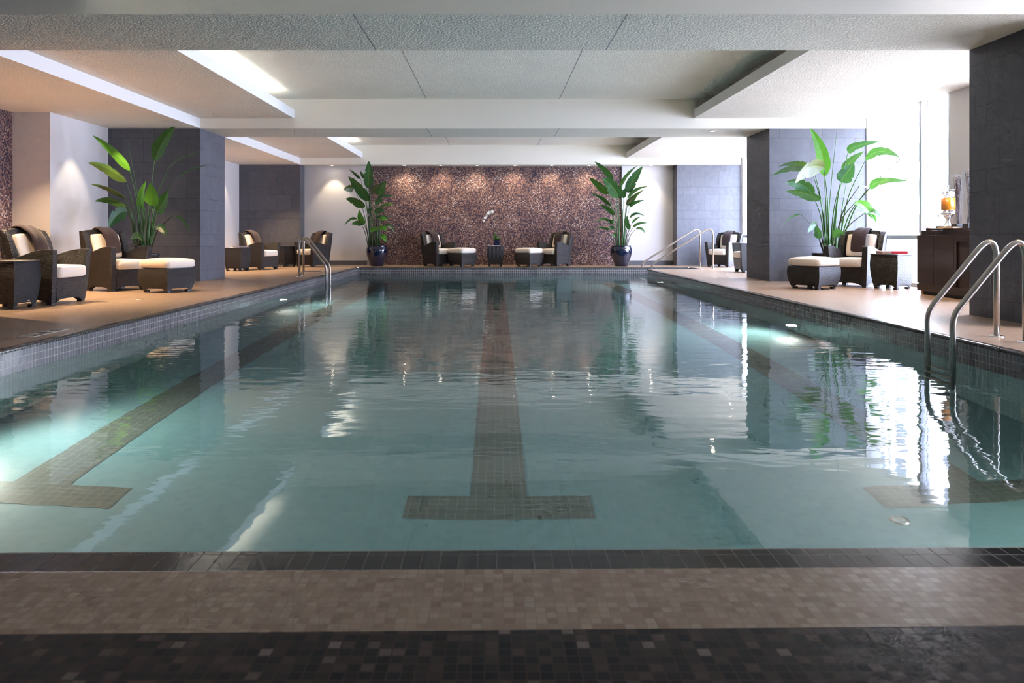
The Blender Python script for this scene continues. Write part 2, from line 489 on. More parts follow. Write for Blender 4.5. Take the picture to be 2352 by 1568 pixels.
# --- floor
mb = MB()
Z0 = 0.0
cw = 0.06
L0, R0 = XLN - 0.1, XRW + 0.3
mb.quad((L0, near_out(L0), 0), (PX0 - cw, near_out(PX0), 0), (PX0 - cw, PYF + cw, 0), (L0, PYF + cw, 0))
mb.quad((PX1 + cw, near_out(PX1), 0), (R0, near_out(R0), 0), (R0, AY0 - cw, 0), (PX1 + cw, AY0 - cw, 0))
mb.quad((AX1 + cw, AY0 - cw, 0), (R0, AY0 - cw, 0), (R0, PYF + cw, 0), (AX1 + cw, PYF + cw, 0))
mb.quad((L0, PYF + cw, 0), (R0, PYF + cw, 0), (R0, YB + 0.3, 0), (L0, YB + 0.3, 0))
mb.quad((L0, near_mos(L0), 0), (R0, near_mos(R0), 0), (R0, near_out(R0), 0), (L0, near_out(L0), 0))
floor = struct(mb.build('floor', M['floor'], fixn=False), 'beige mosaic pool deck')
mb = MB().quad((L0, YBACK, 0), (R0, YBACK, 0), (R0, near_mos(R0), 0), (L0, near_mos(L0), 0))
struct(mb.build('floor_dark_border', M['darkmos'], fixn=False), 'dark brown mosaic floor border')

# --- coping: flat top with rounded nose
mb = MB()
def nose_strip(p_in, p_out, d_in, mtop, mside, steps=4, r=0.018):
    """strip between the outer line and the pool line, rounded down at the pool line"""
    (a0, a1), (b0, b1) = p_out, p_in
    di = Vector(d_in)
    a0, a1, b0, b1 = map(Vector, (a0, a1, b0, b1))
    c0, c1 = b0 - di * r, b1 - di * r
    mb.quad(a0, a1, c1, c0, mtop)
    prev = (c0, c1)
    for k in range(1, steps + 1):
        an = PI / 2 * k / steps
        o = di * (r * math.sin(an)) + Vector((0, 0, -r * (1 - math.cos(an))))
        cur = (c0 + o, c1 + o)
        mb.quad(prev[0], prev[1], cur[1], cur[0], mside); prev = cur
    dn = Vector((0, 0, -0.028 + r))
    mb.quad(prev[0], prev[1], prev[1] + dn, prev[0] + dn, mside)
nose_strip(((PX0, near_edge(PX0), 0), (PX1, near_edge(PX1), 0)), ((PX0 - cw, near_out(PX0), 0), (PX1 + cw, near_out(PX1), 0)), (0, 1, 0), 0, 1)
struct(mb.build('trim_near_coping', [M['coping'], M['bullX']], smooth=False, fixn=False), 'dark tile pool coping')
mb = MB(); nose_strip(((PX0, near_edge(PX0), 0), (PX0, PYF, 0)), ((PX0 - cw, near_out(PX0), 0), (PX0 - cw, PYF + cw, 0)), (1, 0, 0), 0, 0)
struct(mb.build('trim_left_coping', [M['bullY']], smooth=False, fixn=False), 'dark tile pool coping')
mb = MB(); nose_strip(((PX1, near_edge(PX1), 0), (PX1, AY0, 0)), ((PX1 + cw, near_out(PX1), 0), (PX1 + cw, AY0 - cw, 0)), (-1, 0, 0), 0, 0)
nose_strip(((PX1, AY0, 0), (AX1, AY0, 0)), ((PX1, AY0 - cw, 0), (AX1 + cw, AY0 - cw, 0)), (0, 1, 0), 0, 0)
nose_strip(((AX1, AY0, 0), (AX1, PYF, 0)), ((AX1 + cw, AY0, 0), (AX1 + cw, PYF + cw, 0)), (-1, 0, 0), 0, 0)
struct(mb.build('trim_right_coping', [M['bullY']], smooth=False, fixn=False), 'dark tile pool coping')
mb = MB(); nose_strip(((PX0, PYF, 0), (AX1, PYF, 0)), ((PX0 - cw, PYF + cw, 0), (AX1 + cw, PYF + cw, 0)), (0, -1, 0), 0, 0)
struct(mb.build('trim_far_coping', [M['bullX']], smooth=False, fixn=False), 'dark tile pool coping')

# --- pool walls and floor
TB = -0.028; WB = -0.20
def pool_wall(name, x0, y0, x1, y1, band, pool, zb=None):
    mb = MB()
    mb.quad((x0, y0, TB), (x1, y1, TB), (x1, y1, WB), (x0, y0, WB), 0)
    mb.quad((x0, y0, WB), (x1, y1, WB), (x1, y1, PZ if zb is None else zb), (x0, y0, PZ if zb is None else zb), 1)
    return struct(mb.build(name, [M[band], M[pool]], fixn=False), 'tiled pool wall')
pool_wall('wall_pool_left', PX0, near_edge(PX0), PX0, PYF, 'bandY', 'poolYZ')
pool_wall('wall_pool_right', PX1, near_edge(PX1), PX1, AY0, 'bandY', 'poolYZ')
pool_wall('wall_pool_far', PX0, PYF, AX1, PYF, 'bandX', 'poolXZ')
pool_wall('wall_pool_near', PX0, near_edge(PX0), PX1, near_edge(PX1), 'bandX', 'poolXZ')
pool_wall('wall_pool_alcove', AX1, AY0, AX1, PYF, 'bandY', 'poolYZ')
pool_wall('wall_pool_alcove_near', PX1, AY0, AX1, AY0, 'bandX', 'poolXZ')
mb = MB()
mb.quad((PX0, 1.8, PZ), (PX1, 1.8, PZ), (PX1, PYF, PZ), (PX0, PYF, PZ))
struct(mb.build('floor_pool', M['poolXY'], fixn=False), 'aqua tiled pool floor')
mb = MB()
for k in range(4):                                     # stairs down into the pool
    x0 = AX1 - 0.31 * (k + 1); z = -0.02 - 0.22 * (k + 1)
    mb.box(x0, x0 + 0.31, AY0, PYF, PZ, z)
st = struct(mb.build('pool_stairs', M['poolXY'], fixn=False), 'submerged tiled stair in far right corner')
# lane lines: long bar with a cross bar at each end
mb = MB()
for xc in (-2.50, 0.018, 2.52):
    y0, y1 = 3.83, 16.6; zz = PZ + 0.003
    mb.quad((xc - 0.155, y0 + 0.25, zz), (xc + 0.155, y0 + 0.25, zz), (xc + 0.155, y1 - 0.25, zz), (xc - 0.155, y1 - 0.25, zz))
    for yy in (y0, y1 - 0.25):
        mb.quad((xc - 0.5, yy, zz), (xc + 0.5, yy, zz), (xc + 0.5, yy + 0.25, zz), (xc - 0.5, yy + 0.25, zz))
struct(mb.build('trim_lane_lines', M['lane'], fixn=False), 'dark tiled lane lines on the pool floor')
# water
mb = MB()
mb.add([(PX0, near_edge(PX0), WZ), (PX1, near_edge(PX1), WZ), (PX1, AY0, WZ), (AX1, AY0, WZ), (AX1, PYF, WZ), (PX0, PYF, WZ)], [(0, 1, 2, 3, 4, 5)])
w = mb.build('pool_water', M['water'], fixn=False)
w['kind'] = 'stuff'; w['label'] = 'calm pool water with soft ripples and room reflections'; w['category'] = 'water'

# --- ceiling
def beam(name, y0, y1, x0=XLW - 0.8, x1=XRW):
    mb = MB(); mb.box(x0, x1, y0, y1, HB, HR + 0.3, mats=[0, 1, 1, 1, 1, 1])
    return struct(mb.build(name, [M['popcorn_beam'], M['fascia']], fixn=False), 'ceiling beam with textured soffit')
for i, (y0, y1) in enumerate(BEAMS):
    beam('ceiling_beam', y0, y1 if i < 3 else YB + 0.3)
BAYS = [(-2.6, -0.36), (0.84, 6.24), (7.45, 12.88), (14.05, 19.46)]
XCL, XCR = -3.50, 3.45
mb = MB(); mb2 = MB(); mb3 = MB(); mb4 = MB()
for y0, y1 in BAYS:
    mb.box(XCL - 0.45, XCR + 0.45, y0, y1, HR, HR + 0.1)                       # high middle
    mb2.box(XLC, XCL - 0.32, y0, y1, HS, HR + 0.2, mats=[0, 1, 1, 1, 1, 1])      # side trays
    mb2.box(XCR + 0.32, XRW, y0, y1, HS, HR + 0.2, mats=[0, 1, 1, 1, 1, 1])
    mb2.box(XCL - 0.32, XCL, y0, y1, HS, HS + 0.02, mats=[0, 1, 1, 1, 1, 1])
    mb2.box(XCR, XCR + 0.32, y0, y1, HS, HS + 0.02, mats=[0, 1, 1, 1, 1, 1])
    mb2.box(XCL - 0.03, XCL, y0, y1, HS + 0.02, HS + 0.155, mats=[1] * 6)       # cove lips
    mb2.box(XCR, XCR + 0.03, y0, y1, HS + 0.02, HS + 0.155, mats=[1] * 6)
    mb4.box(XLN - 0.1, XLC, y0, y1, HB, HR + 0.2, mats=[0, 1, 1, 1, 1, 1])       # low strip along the left
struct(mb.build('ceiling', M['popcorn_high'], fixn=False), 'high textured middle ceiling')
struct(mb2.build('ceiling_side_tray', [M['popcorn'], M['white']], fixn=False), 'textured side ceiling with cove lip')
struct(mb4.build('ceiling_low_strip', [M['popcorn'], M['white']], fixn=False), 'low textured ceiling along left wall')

# --- walls
mb = MB()
mb.box(XLN - 0.1, -3.44, YB, YB + 0.1, 0, HB + 0.1); mb.box(3.42, XRW + 0.1, YB, YB + 0.1, 0, HB + 0.1)
struct(mb.build('wall_far', M['wallwhite'], fixn=False), 'white plaster far wall')
mb = MB().box(-3.44, 3.42, YB + 0.045, YB + 0.1, 0, HB)
struct(mb.build('wall_far_mosaic', M['mosaicX'], fixn=False), 'brown mosaic feature wall')
mb = MB().box(3.40, 3.42, YB - 0.004, YB + 0.05, 0, HB); mb.box(-3.44, -3.42, YB - 0.004, YB + 0.05, 0, HB)
struct(mb.build('trim_1', M['frame'], fixn=False), 'slim metal edge of the mosaic wall')
mb = MB().box(-5.14, -3.45, YB - 0.015, YB, 0, 0.12)
struct(mb.build('baseboard_far_left', M['slateX'], fixn=False))
mb = MB().box(3.43, XRC, YB - 0.015, YB, 0, 0.12)
struct(mb.build('baseboard_far_right', M['slateX'], fixn=False))
mb = MB()
mb.box(XLW - 0.1, XLW, 14.05, YB, 0, HB); mb.box(XLN, XLW, 11.2, 12.9, 0, HB)
struct(mb.build('wall_left', M['wallwhite'], fixn=False), 'white plaster left wall')
mb = MB().box(XLN - 0.1, XLN, YBACK, 11.2, 0, HB)
struct(mb.build('wall_left_mosaic', M['mosaicY'], fixn=False), 'brown mosaic wall of left niche')
mb = MB().box(XLN, XRW, YBACK - 0.1, YBACK, 0, HR)
struct(mb.build('wall_back', M['wallwhite'], fixn=False), 'plaster wall behind the viewer')
mb = MB()
mb.box(XRW, XRW + 0.25, YBACK, 3.6, 0, HR); mb.box(XRW, XRW + 0.25, 5.9, 7.45, 0, HR); mb.box(XRW + 0.02, XRW + 0.25, 3.6, 5.9, HS, HR); mb.box(XRW, XRW + 0.25, 9.75, 10.5, 0, HR)
mb.box(XRW, XRW + 0.25, 12.86, 14.08, 0, HR); mb.box(XRW, XRW + 0.25, 19.46, YB + 0.1, 0, HR)
mb.box(XRW + 0.02, XRW + 0.25, 7.45, 19.46, HS, HR)
struct(mb.build('wall_right', M['wallwhite'], fixn=False), 'white plaster piers of window wall')
# columns (slate)
def column(name, x0, x1, y0, y1, lab):
    mb = MB(); mb.box(x0, x1, y0, y1, 0, HB, mats=[0, 0, 0, 0, 1, 1])
    return struct(mb.build(name, [M['slateX'], M['slateY']], fixn=False), lab)
column('pillar', XLW - 0.6, XLC, 6.24, 7.45, 'slate clad pillar beside left niche')
column('pillar', XLW - 0.02, XLC, 12.88, 14.05, 'slate clad pillar behind large left plant')
column('pillar', XLW - 0.02, XLC, 19.46, YB, 'slate clad pillar in far left corner')
column('pillar', XRC, XRW, 6.24, 7.45, 'slate clad pillar beside near right ladder')
column('pillar', XRC, XRW, 12.88, 14.05, 'slate clad pillar behind large right plant')
column('pillar', XRC, XRW, 19.46, YB, 'slate clad pillar in far right corner')

# --- windows
def window(k, y0, y1, thick, thin, top=HS):
    w = empty('window_%d' % k); struct(w, 'floor to ceiling window with aluminium frame')
    fr = MB()
    fr.box(XRW + 0.05, XRW + 0.12, y0, y1, 0, 0.06); fr.box(XRW + 0.05, XRW + 0.12, y0, y1, 0.735, 0.80)
    for y in thick:
        fr.box(XRW + 0.02, XRW + 0.15, y - 0.035, y + 0.035, 0, top)
    for y in thin:
        fr.box(XRW + 0.07, XRW + 0.10, y - 0.008, y + 0.008, 0.80, top)
    fr.build('window_frame', M['frame'], w, fixn=False)
    MB().box(XRW + 0.085, XRW + 0.091, y0, y1, 0.0, top).build('pane', M['pane'], w, fixn=False)
window(1, 10.5, 12.86, (10.54, 11.27), (11.17, 12.27))
window(2, 14.08, 19.46, (14.12, 15.9, 17.7, 19.42), (16.8, 18.6))
window(3, 7.45, 9.75, (7.5, 9.71), (8.6,))
window(4, 3.6, 5.9, (3.64, 5.86), (4.75,))  # unseen window, added to let light into the nearest bay

# --- tower outside, seen through the glare
tw = empty('apartment_tower', (40, 66, -20), 0, 'pale high rise tower outside the window, washed out by daylight', 'building')
MB().box(-4, 12, -14, 14, 0, 60).build('facade', M['facade'], tw, fixn=False)
base = None
for i in range(7):
    for j in range(12):
        yy = -12 + i * 3.6; zz = 18 + j * 3.0
        if base is None:
            base = MB().box(-4.05, -3.97, 0, 1.7, 0, 1.6).build('window', M['fwin'], tw, fixn=False); o = base
        else:
            o = base.copy(); COL.objects.link(o); o.parent = tw
        o.location = (0, yy, zz)

# ------------------------------------------------------------------ ceiling lights
LB = None
def ceiling_light(x, y, z, label, group=None, r=0.05, bright=True):
    global LB
    if LB is None:
        LB = empty('ceiling_light')
        MB().lathe([(0.036, -0.001), (0.040, -0.010), (0.056, -0.007), (0.060, 0.0)], 24).build('trim_ring', M['ltrim'], LB)
        MB().lathe([(0.0001, -0.004), (0.036, -0.004)], 24, smooth=False).build('lamp', M['lamp_warm'], LB, fixn=False)
        o = LB
    else:
        o = copy_tree(LB)
    o.location = (x, y, z); o['label'] = label; o['category'] = 'ceiling light'
    if group:
        o['group'] = group
    return o


def spot(x, y, z, tx, ty, tz, power, angle=60, blend=0.6, col=(1.0, 0.80, 0.56), r=0.03, name='spot'):
    l = bpy.data.lights.new(name, 'SPOT'); l.energy = power; l.color = col; l.spot_size = math.radians(angle)
    l.spot_blend = blend; l.shadow_soft_size = r
    o = bpy.data.objects.new(name, l); COL.objects.link(o); o.location = (x, y, z)
    d = Vector((tx - x, ty - y, tz - z)); o.rotation_euler = d.to_track_quat('-Z', 'Y').to_euler()
    return o


XS = [-4.33, -2.42, -1.45, -0.48, 0.52, 1.50, 2.48, 4.12]
WHO = ['small recessed downlight over the far left plaster wall', 'first downlight above mosaic wall, nearest the left plant', 'second downlight from the left above mosaic wall',
       'third downlight from the left above mosaic wall', 'fourth downlight from the left above mosaic wall', 'fifth downlight from the left above mosaic wall',
       'last downlight above mosaic wall, nearest the right plant', 'small recessed downlight over the far right plaster wall']
for i, x in enumerate(XS):
    ceiling_light(x, 19.62, HB, WHO[i], 'downlights along the far soffit')
    if i in (0, 7):
        spot(x, 19.62, HB - 0.03, x, 19.86, 0.6, 16, 75, 0.5, (1.0, 0.84, 0.60), name='wall_washer')
    else:
        spot(x, 19.62, HB - 0.03, x, 19.97, 0.4, 17, 125, 1.0, (1.0, 0.78, 0.52), name='wall_washer')
ceiling_light(3.87, 13.2, HB, 'recessed downlight in the middle beam soffit near right pillar', None)
ceiling_light(5.6, 17.6, HS, 'recessed downlight in the far right side ceiling', None)
for x, y, tx, ty, tz, p, an in ((-6.25, 11.75, -6.62, 11.75, 0.6, 22, 58), (-6.35, 18.3, -6.62, 18.3, 0.6, 16, 62), (-6.5, 15.6, -6.62, 15.6, 0.4, 12, 70)):
    spot(x, y, HB - 0.03, tx, ty, tz, p, an, 0.45, (1.0, 0.83, 0.60), name='wall_washer')
WARM = (1.0, 0.70, 0.42)
for x, y, p, an in ((-5.9, 9.5, 190, 95), (-6.7, 10.4, 90, 80), (-6.8, 8.6, 110, 80), (-5.9, 7.9, 110, 95), (-4.6, 9.9, 70, 90), (-5.9, 12.0, 60, 70),
                    (-6.0, 16.6, 150, 90), (-5.4, 18.4, 110, 90), (-5.8, 15.0, 80, 90)):
    zz = HB if x < XLC else HS
    spot(x, y, zz - 0.03, x + 0.1, y, 0, p, an, 0.8, WARM, name='downlight')
for x, y, p in ((5.2, 9.4, 60), (5.2, 11.6, 50), (5.2, 6.0, 50)):
    spot(x, y, (HS if y > 7.45 else HS) - 0.03, x, y, 0, p, 90, 0.8, (1.0, 0.66, 0.38), name='downlight')

# cove tubes in the ceiling troughs
for x, y0, y1, mt, lab in ((XCL - 0.12, 8.1, 12.0, 'lamp_cove', 'glowing cove tube above the near left ceiling lip'), (XCL - 0.12, 14.8, 18.6, 'lamp_cove', 'glowing cove tube above the far left ceiling lip'),
                       (XCL - 0.12, 1.5, 5.6, 'lamp_cove', 'added unseen cove tube brightening the bay nearest the viewer, left')):  # last tube is unseen, added to brighten the near beam face and ceiling
    mb = MB().tube([(x, y0, HS + 0.06), (x, y1, HS + 0.06)], 0.018, 10)
    o = mb.build('cove_light_tube', M[mt]); tag(o, lab, 'light')

# underwater lamps
PL = None
def pool_lamp(x, y, z, sgn, label, power=60):
    global PL
    mb = MB(); o = empty('underwater_light', (x, y, z), 0, label, 'pool light')
    if PL is None:
        PL = (MB().lathe([(0.0001, 0.012), (0.075, 0.012)], 28, smooth=False), MB().lathe([(0.075, 0.0), (0.075, 0.014), (0.092, 0.014), (0.098, 0.0)], 28))
    R = Matrix.Rotation(PI / 2 * sgn, 4, 'Y')
    PL[0].build('lens', M['lamp_pool'], o, fixn=False, matrix=R)
    PL[1].build('rim', M['chrome'], o, matrix=R)
    s = spot(x + sgn * 0.06, y, z, x + sgn * 2, y - 0.2, z - 0.15, power, 165, 0.9, (1.0, 0.96, 0.84), 0.05, 'pool_lamp')
pool_lamp(PX0 + 0.001, 4.75, -0.75, 1, 'round underwater light in the near left pool wall', 60)
pool_lamp(PX0 + 0.001, 11.78, -0.65, 1, 'round underwater light in the left pool wall near the ladder', 60)
pool_lamp(PX1 - 0.001, 8.84, -0.94, -1, 'round underwater light in the right pool wall, bright white', 60)
pool_lamp(PX1 - 0.001, 15.85, -0.56, -1, 'round underwater light in the far right pool wall', 60)
pool_lamp(PX1 - 0.001, 2.9, -0.75, -1, 'round underwater light in the near right pool wall', 40)

# ------------------------------------------------------------------ wicker furniture
W, WBOT = 0.70, 0.60
def sx(z, w_top=W / 2, w_bot=WBOT / 2):
    return w_bot + (w_top - w_bot) * min(1.0, max(0.0, z / 0.64)) ** 0.8


def prism(poly, x_in, x_out_fn, mi=0):
    """poly in (y, z); inner face at x_in(z), outer face at x_out_fn(z)"""
    mb = MB(); n = len(poly)
    vi = [(x_in(z), y, z) for y, z in poly]; vo = [(x_out_fn(z), y, z) for y, z in poly]
    mb.add(vi + vo, [tuple(range(n)), tuple(range(2 * n - 1, n - 1, -1))] + [(i, n + i, n + (i + 1) % n, (i + 1) % n) for i in range(n)], mi)
    return mb


def pad(x0, x1, y0, y1, z0, z1, r=0.04, puff=0.02, n=8, tilt=None):
    """cushion: rounded box with a puffed top"""
    mb = MB(); N_ = n; vs = []; fs = []
    rows = [(z0, r * 0.8), (z0 + r * 0.5, 0.0), (z1 - r * 0.6, 0.0), (z1 - r * 0.15, r * 0.35), (z1, r * 0.9)]
    def ring(z, ins):
        pts = []
        cx, cy = (x0 + x1) / 2, (y0 + y1) / 2; hx, hy = (x1 - x0) / 2 - ins, (y1 - y0) / 2 - ins
        for k in range(4 * N_):
            side, t = divmod(k, N_); t = t / N_ * 2 - 1
            p = [(t, -1), (1, t), (-t, 1), (-1, -t)][side]
            rr = 1 - 0.035 * (abs(p[0] * p[1])) ** 4
            bow = 1 + 0.015 * (1 - (p[0] * p[1]) ** 2)
            pts.append((cx + p[0] * hx * rr * bow, cy + p[1] * hy * rr * bow, z))
        return pts
    rings = [ring(z, i) for z, i in rows]
    for ri in (0.72, 0.4):
        base = rings[4]; cx, cy = (x0 + x1) / 2, (y0 + y1) / 2
        rings.append([(cx + (p[0] - cx) * ri, cy + (p[1] - cy) * ri, z1 + puff * (1 - ri * ri)) for p in base])
    m = 4 * N_
    vs = [p for rg in rings for p in rg]
    for i in range(len(rings) - 1):
        for k in range(m):
            fs.append((i * m + k, i * m + (k + 1) % m, (i + 1) * m + (k + 1) % m, (i + 1) * m + k))
    fs.append(tuple((len(rings) - 1) * m + k for k in range(m)))
    fs.append(tuple(reversed(range(m))))
    mb.add(vs, fs, 0, True)
    return mb


def make_chair():
    t = empty('wicker_armchair')
    arm = [(0.05, 0.028), (0.03, 0.2), (0.012, 0.45), (0.0, 0.625), (0.015, 0.636), (0.10, 0.636), (0.18, 0.628), (0.27, 0.605), (0.36, 0.575), (0.43, 0.548), (0.475, 0.533),
           (0.485, 0.57), (0.50, 0.65), (0.525, 0.73), (0.56, 0.80), (0.60, 0.852), (0.625, 0.862), (0.66, 0.862), (0.645, 0.7), (0.61, 0.4), (0.575, 0.028),
           (0.515, 0.028), (0.47, 0.052), (0.40, 0.062), (0.23, 0.062), (0.16, 0.052), (0.115, 0.028)]
    for s in (-1, 1):
        prism(arm, (lambda z, s=s: s * (sx(z) - 0.085)), (lambda z, s=s: s * sx(z))).build('arm', M['wicker'], t, bevel=0.008, seg=2)
    # front apron with arched lower edge
    n = 10; mb = MB(); v = []; f = []
    for i in range(n + 1):
        q = i / n * 2 - 1
        for z, yy in ((0.032 + 0.032 * (1 - q ** 4), 0.045), (0.30, 0.022)):
            xx = q * (sx(z) - 0.084)
            v += [(xx, yy, z), (xx, yy + 0.04, z)]
    for i in range(n):
        b = i * 4; c = b + 4
        f += [(b, c, c + 2, b + 2), (b + 1, b + 3, c + 3, c + 1), (b + 2, c + 2, c + 3, b + 3), (b, b + 1, c + 1, c)]
    f += [(0, 2, 3, 1), (n * 4, n * 4 + 1, n * 4 + 3, n * 4 + 2)]
    mb.add(v, f); mb.build('apron', M['wicker'], t)
    # seat deck, hidden under the cushion
    xi = sx(0.3) - 0.086
    MB().box(-xi, xi, 0.06, 0.52, 0.27, 0.305).build('seat', M['wicker'], t)
    # back panel, leaning
    prof = [(0.575, 0.06), (0.605, 0.4), (0.64, 0.7), (0.655, 0.86), (0.64, 0.872), (0.615, 0.872), (0.60, 0.86), (0.555, 0.62), (0.52, 0.31), (0.53, 0.06)]
    mb = MB(); n = len(prof); cols = 8; v = []; f = []
    for c in range(cols + 1):
        q = c / cols * 2 - 1
        for y, z in prof:
            v.append((q * (sx(z) - 0.084), y, z + (0.012 * (1 - q * q) if z > 0.8 else 0)))
    for c in range(cols):
        for i in range(n):
            j = (i + 1) % n
            f.append((c * n + i, c * n + j, (c + 1) * n + j, (c + 1) * n + i))
    f += [tuple(range(n)), tuple(reversed(range(cols * n, cols * n + n)))]
    mb.add(v, f); mb.build('backrest', M['wicker'], t)
    xs = sx(0.38) - 0.092
    pad(-xs, xs, -0.012, 0.50, 0.307, 0.445, 0.04, 0.012).build('seat_cushion', M['cream'], t)
    xb = 0.225
    mb = pad(-xb, xb, 0, 0.355, 0, 0.105, 0.035, 0.014)
    mb.v = [(x, y, z) for x, y, z in mb.v]
    # local y -> up, z -> towards the sitter
    lean = math.atan2(0.10, 0.40)
    R = Matrix.Translation((0, 0.555, 0.452)) @ Matrix.Rotation(-lean, 4, 'X') @ Matrix.Rotation(PI / 2, 4, 'X')
    mb.build('back_cushion', M['cream'], t, matrix=R)
    for x, y in ((-0.266, 0.085), (0.266, 0.085), (-0.266, 0.54), (0.266, 0.54)):
        MB().box(x - 0.032, x + 0.032, y - 0.032, y + 0.032, 0.0, 0.030).build('leg', M['foot'], t, bevel=0.004, seg=1)
    return t


def barrel(name, wt, wm, wb, h, z0=0.028, mat='wicker', n=10, rows=9, top=True):
    mb = MB(); v = []; f = []; m = 4 * n
    for r in range(rows + 1):
        q = r / rows
        # half width: narrow foot, fullest at three quarters, slightly in at the rim
        w = wb + (wm - wb) * math.sin(min(q / 0.72, 1) * PI / 2) if q < 0.72 else wm + (wt - wm) * ((q - 0.72) / 0.28) ** 1.5
        for k in range(m):
            side, i = divmod(k, n); t = i / n * 2 - 1
            p = [(t, -1), (1, t), (-t, 1), (-1, -t)][side]
            z = z0 + (h - z0) * q
            if r == 0:
                z += 0.030 if abs(t) < 0.7 else 0.0
            v.append((p[0] * w, p[1] * w, z))
    for r in range(rows):
        for k in range(m):
            f.append((r * m + k, r * m + (k + 1) % m, (r + 1) * m + (k + 1) % m, (r + 1) * m + k))
    b = len(v)
    v += [(x, y, h - (0.0 if top else 0.02)) for x, y, _ in v[rows * m:(rows + 1) * m]]
    mb.add(v, f, 0, False)
    mb.add([v[rows * m + k] for k in range(m)], [tuple(range(m))])
    return mb


def make_ottoman():
    t = empty('wicker_ottoman')
    barrel('body', 0.262, 0.270, 0.224, 0.335).build('body', M['wicker'], t)
    pad(-0.262, 0.262, -0.262, 0.262, 0.338, 0.462, 0.045, 0.022).build('cushion', M['cream'], t)
    for x in (-0.186, 0.186):
        for y in (-0.186, 0.186):
            MB().box(x - 0.030, x + 0.030, y - 0.030, y + 0.030, 0, 0.031).build('leg', M['foot'], t, bevel=0.004, seg=1)
    return t


def make_table(mat='wicker'):
    t = empty('wicker_side_table')
    barrel('body', 0.205, 0.215, 0.177, 0.50).build('body', M[mat], t)
    MB().box(-0.212, 0.212, -0.212, 0.212, 0.501, 0.522).build('table_top', M[mat], t, bevel=0.006)
    MB().box(0.02, 0.055, -0.192, -0.184, 0.075, 0.082).build('nameplate', M['chrome'], t)
    for x in (-0.147, 0.147):
        for y in (-0.147, 0.147):
            MB().box(x - 0.028, x + 0.028, y - 0.028, y + 0.028, 0, 0.031).build('leg', M['foot'], t, bevel=0.004, seg=1)
    return t


def make_towel():
    """folded towel draped over the chair back, in the chair's own frame"""
    path = [(0.700, 0.735), (0.694, 0.80), (0.690, 0.86), (0.672, 0.893), (0.635, 0.902), (0.590, 0.895), (0.548, 0.872), (0.500, 0.842), (0.455, 0.80), (0.428, 0.74), (0.408, 0.66), (0.385, 0.575), (0.372, 0.53)]
    th = 0.026; n = 8; v = []; f = []
    P = [Vector((0, y, z)) for y, z in path]
    m = 2 * (n + 1)
    for i, p in enumerate(P):
        t = (P[min(i + 1, len(P) - 1)] - P[max(0, i - 1)]).normalized()
        nr = Vector((0, t.z, -t.y)) * -1
        if nr.z < 0 and 2 < i < 8:
            nr = -nr
        if i <= 2:
            nr = Vector((0, 1, 0))
        if i >= 8:
            nr = Vector((0, -t.z, t.y)); nr = nr if nr.y < 0 else -nr
        wv = 0.006 * math.sin(i * 1.3); ww = 0.118 + 0.004 * math.sin(i * 2.1)
        drift = 0.03 * (i / len(P) - 0.4)
        top = []; bot = []
        for k in range(n + 1):
            q = k / n * 2 - 1; x = q * ww + drift
            edge = 1 - abs(q) ** 6
            h = th * (0.45 + 0.55 * edge) + 0.004 * math.sin(q * 5 + i * 0.8)
            top.append(p + Vector((x, 0, 0)) + nr * h); bot.append(p + Vector((x, 0, 0)))
        v += top + bot[::-1]
    for i in range(len(P) - 1):
        for k in range(m):
            f.append((i * m + k, i * m + (k + 1) % m, (i + 1) * m + (k + 1) % m, (i + 1) * m + k))
    f += [tuple(reversed(range(m))), tuple((len(P) - 1) * m + k for k in range(m))]
    mb = MB().add(v, f, 0, True)
    return mb.build('towel', M['towel'], subsurf=1)


def place(o, F, corner, loc_corner):
    """F = facing direction in the plan; corner = world spot of the local corner"""
    F = Vector((F[0], F[1])).normalized()
    phi = math.atan2(F.x, -F.y)
    c, s = math.cos(phi), math.sin(phi)
    lx, ly = loc_corner
    o.location = (corner[0] - (lx * c - ly * s), corner[1] - (lx * s + ly * c), 0)
    o.rotation_euler = (0, 0, phi)
    return phi


def facing(deg, side):
    a = math.radians(deg)
    return (side * math.cos(a), -math.sin(a))


chair0, towel0, otto0, table0 = make_chair(), make_towel(), make_ottoman(), make_table()
used = {'c': False, 't': False, 'o': False, 'b': False}
def fresh(key, proto):
    if not used[key]:
        used[key] = True; return proto
    return copy_tree(proto)


def chair(cx, cy, deg, side, label, tlabel, tdx=0.0):
    F = facing(deg, side)
    o = fresh('c', chair0); tag(o, label, 'armchair', 'wicker armchairs around the pool')
    place(o, F, (cx, cy), (-side * 0.30, 0.05))
    t = fresh('t', towel0); tag(t, tlabel, 'towel', 'brown towels on the chair backs')
    t.location = o.location; t.rotation_euler = o.rotation_euler
    ph = o.rotation_euler[2]
    t.location[0] += tdx * math.cos(ph); t.location[1] += tdx * math.sin(ph)
    return o


def square(key, proto, cx, cy, deg, side, wb, label, cat, group):
    F = facing(deg, side)
    o = fresh(key, proto); tag(o, label, cat, group)
    phi = math.atan2(F[0], -F[1]); best = None
    for sxx in (-wb, wb):
        for syy in (-wb, wb):
            yy = sxx * math.sin(phi) + syy * math.cos(phi); xx = sxx * math.cos(phi) - syy * math.sin(phi)
            if best is None or yy < best[0] - 1e-6:
                best = (yy, xx)
    o.location = (cx - best[1], cy - best[0], 0); o.rotation_euler = (0, 0, phi)
    return o


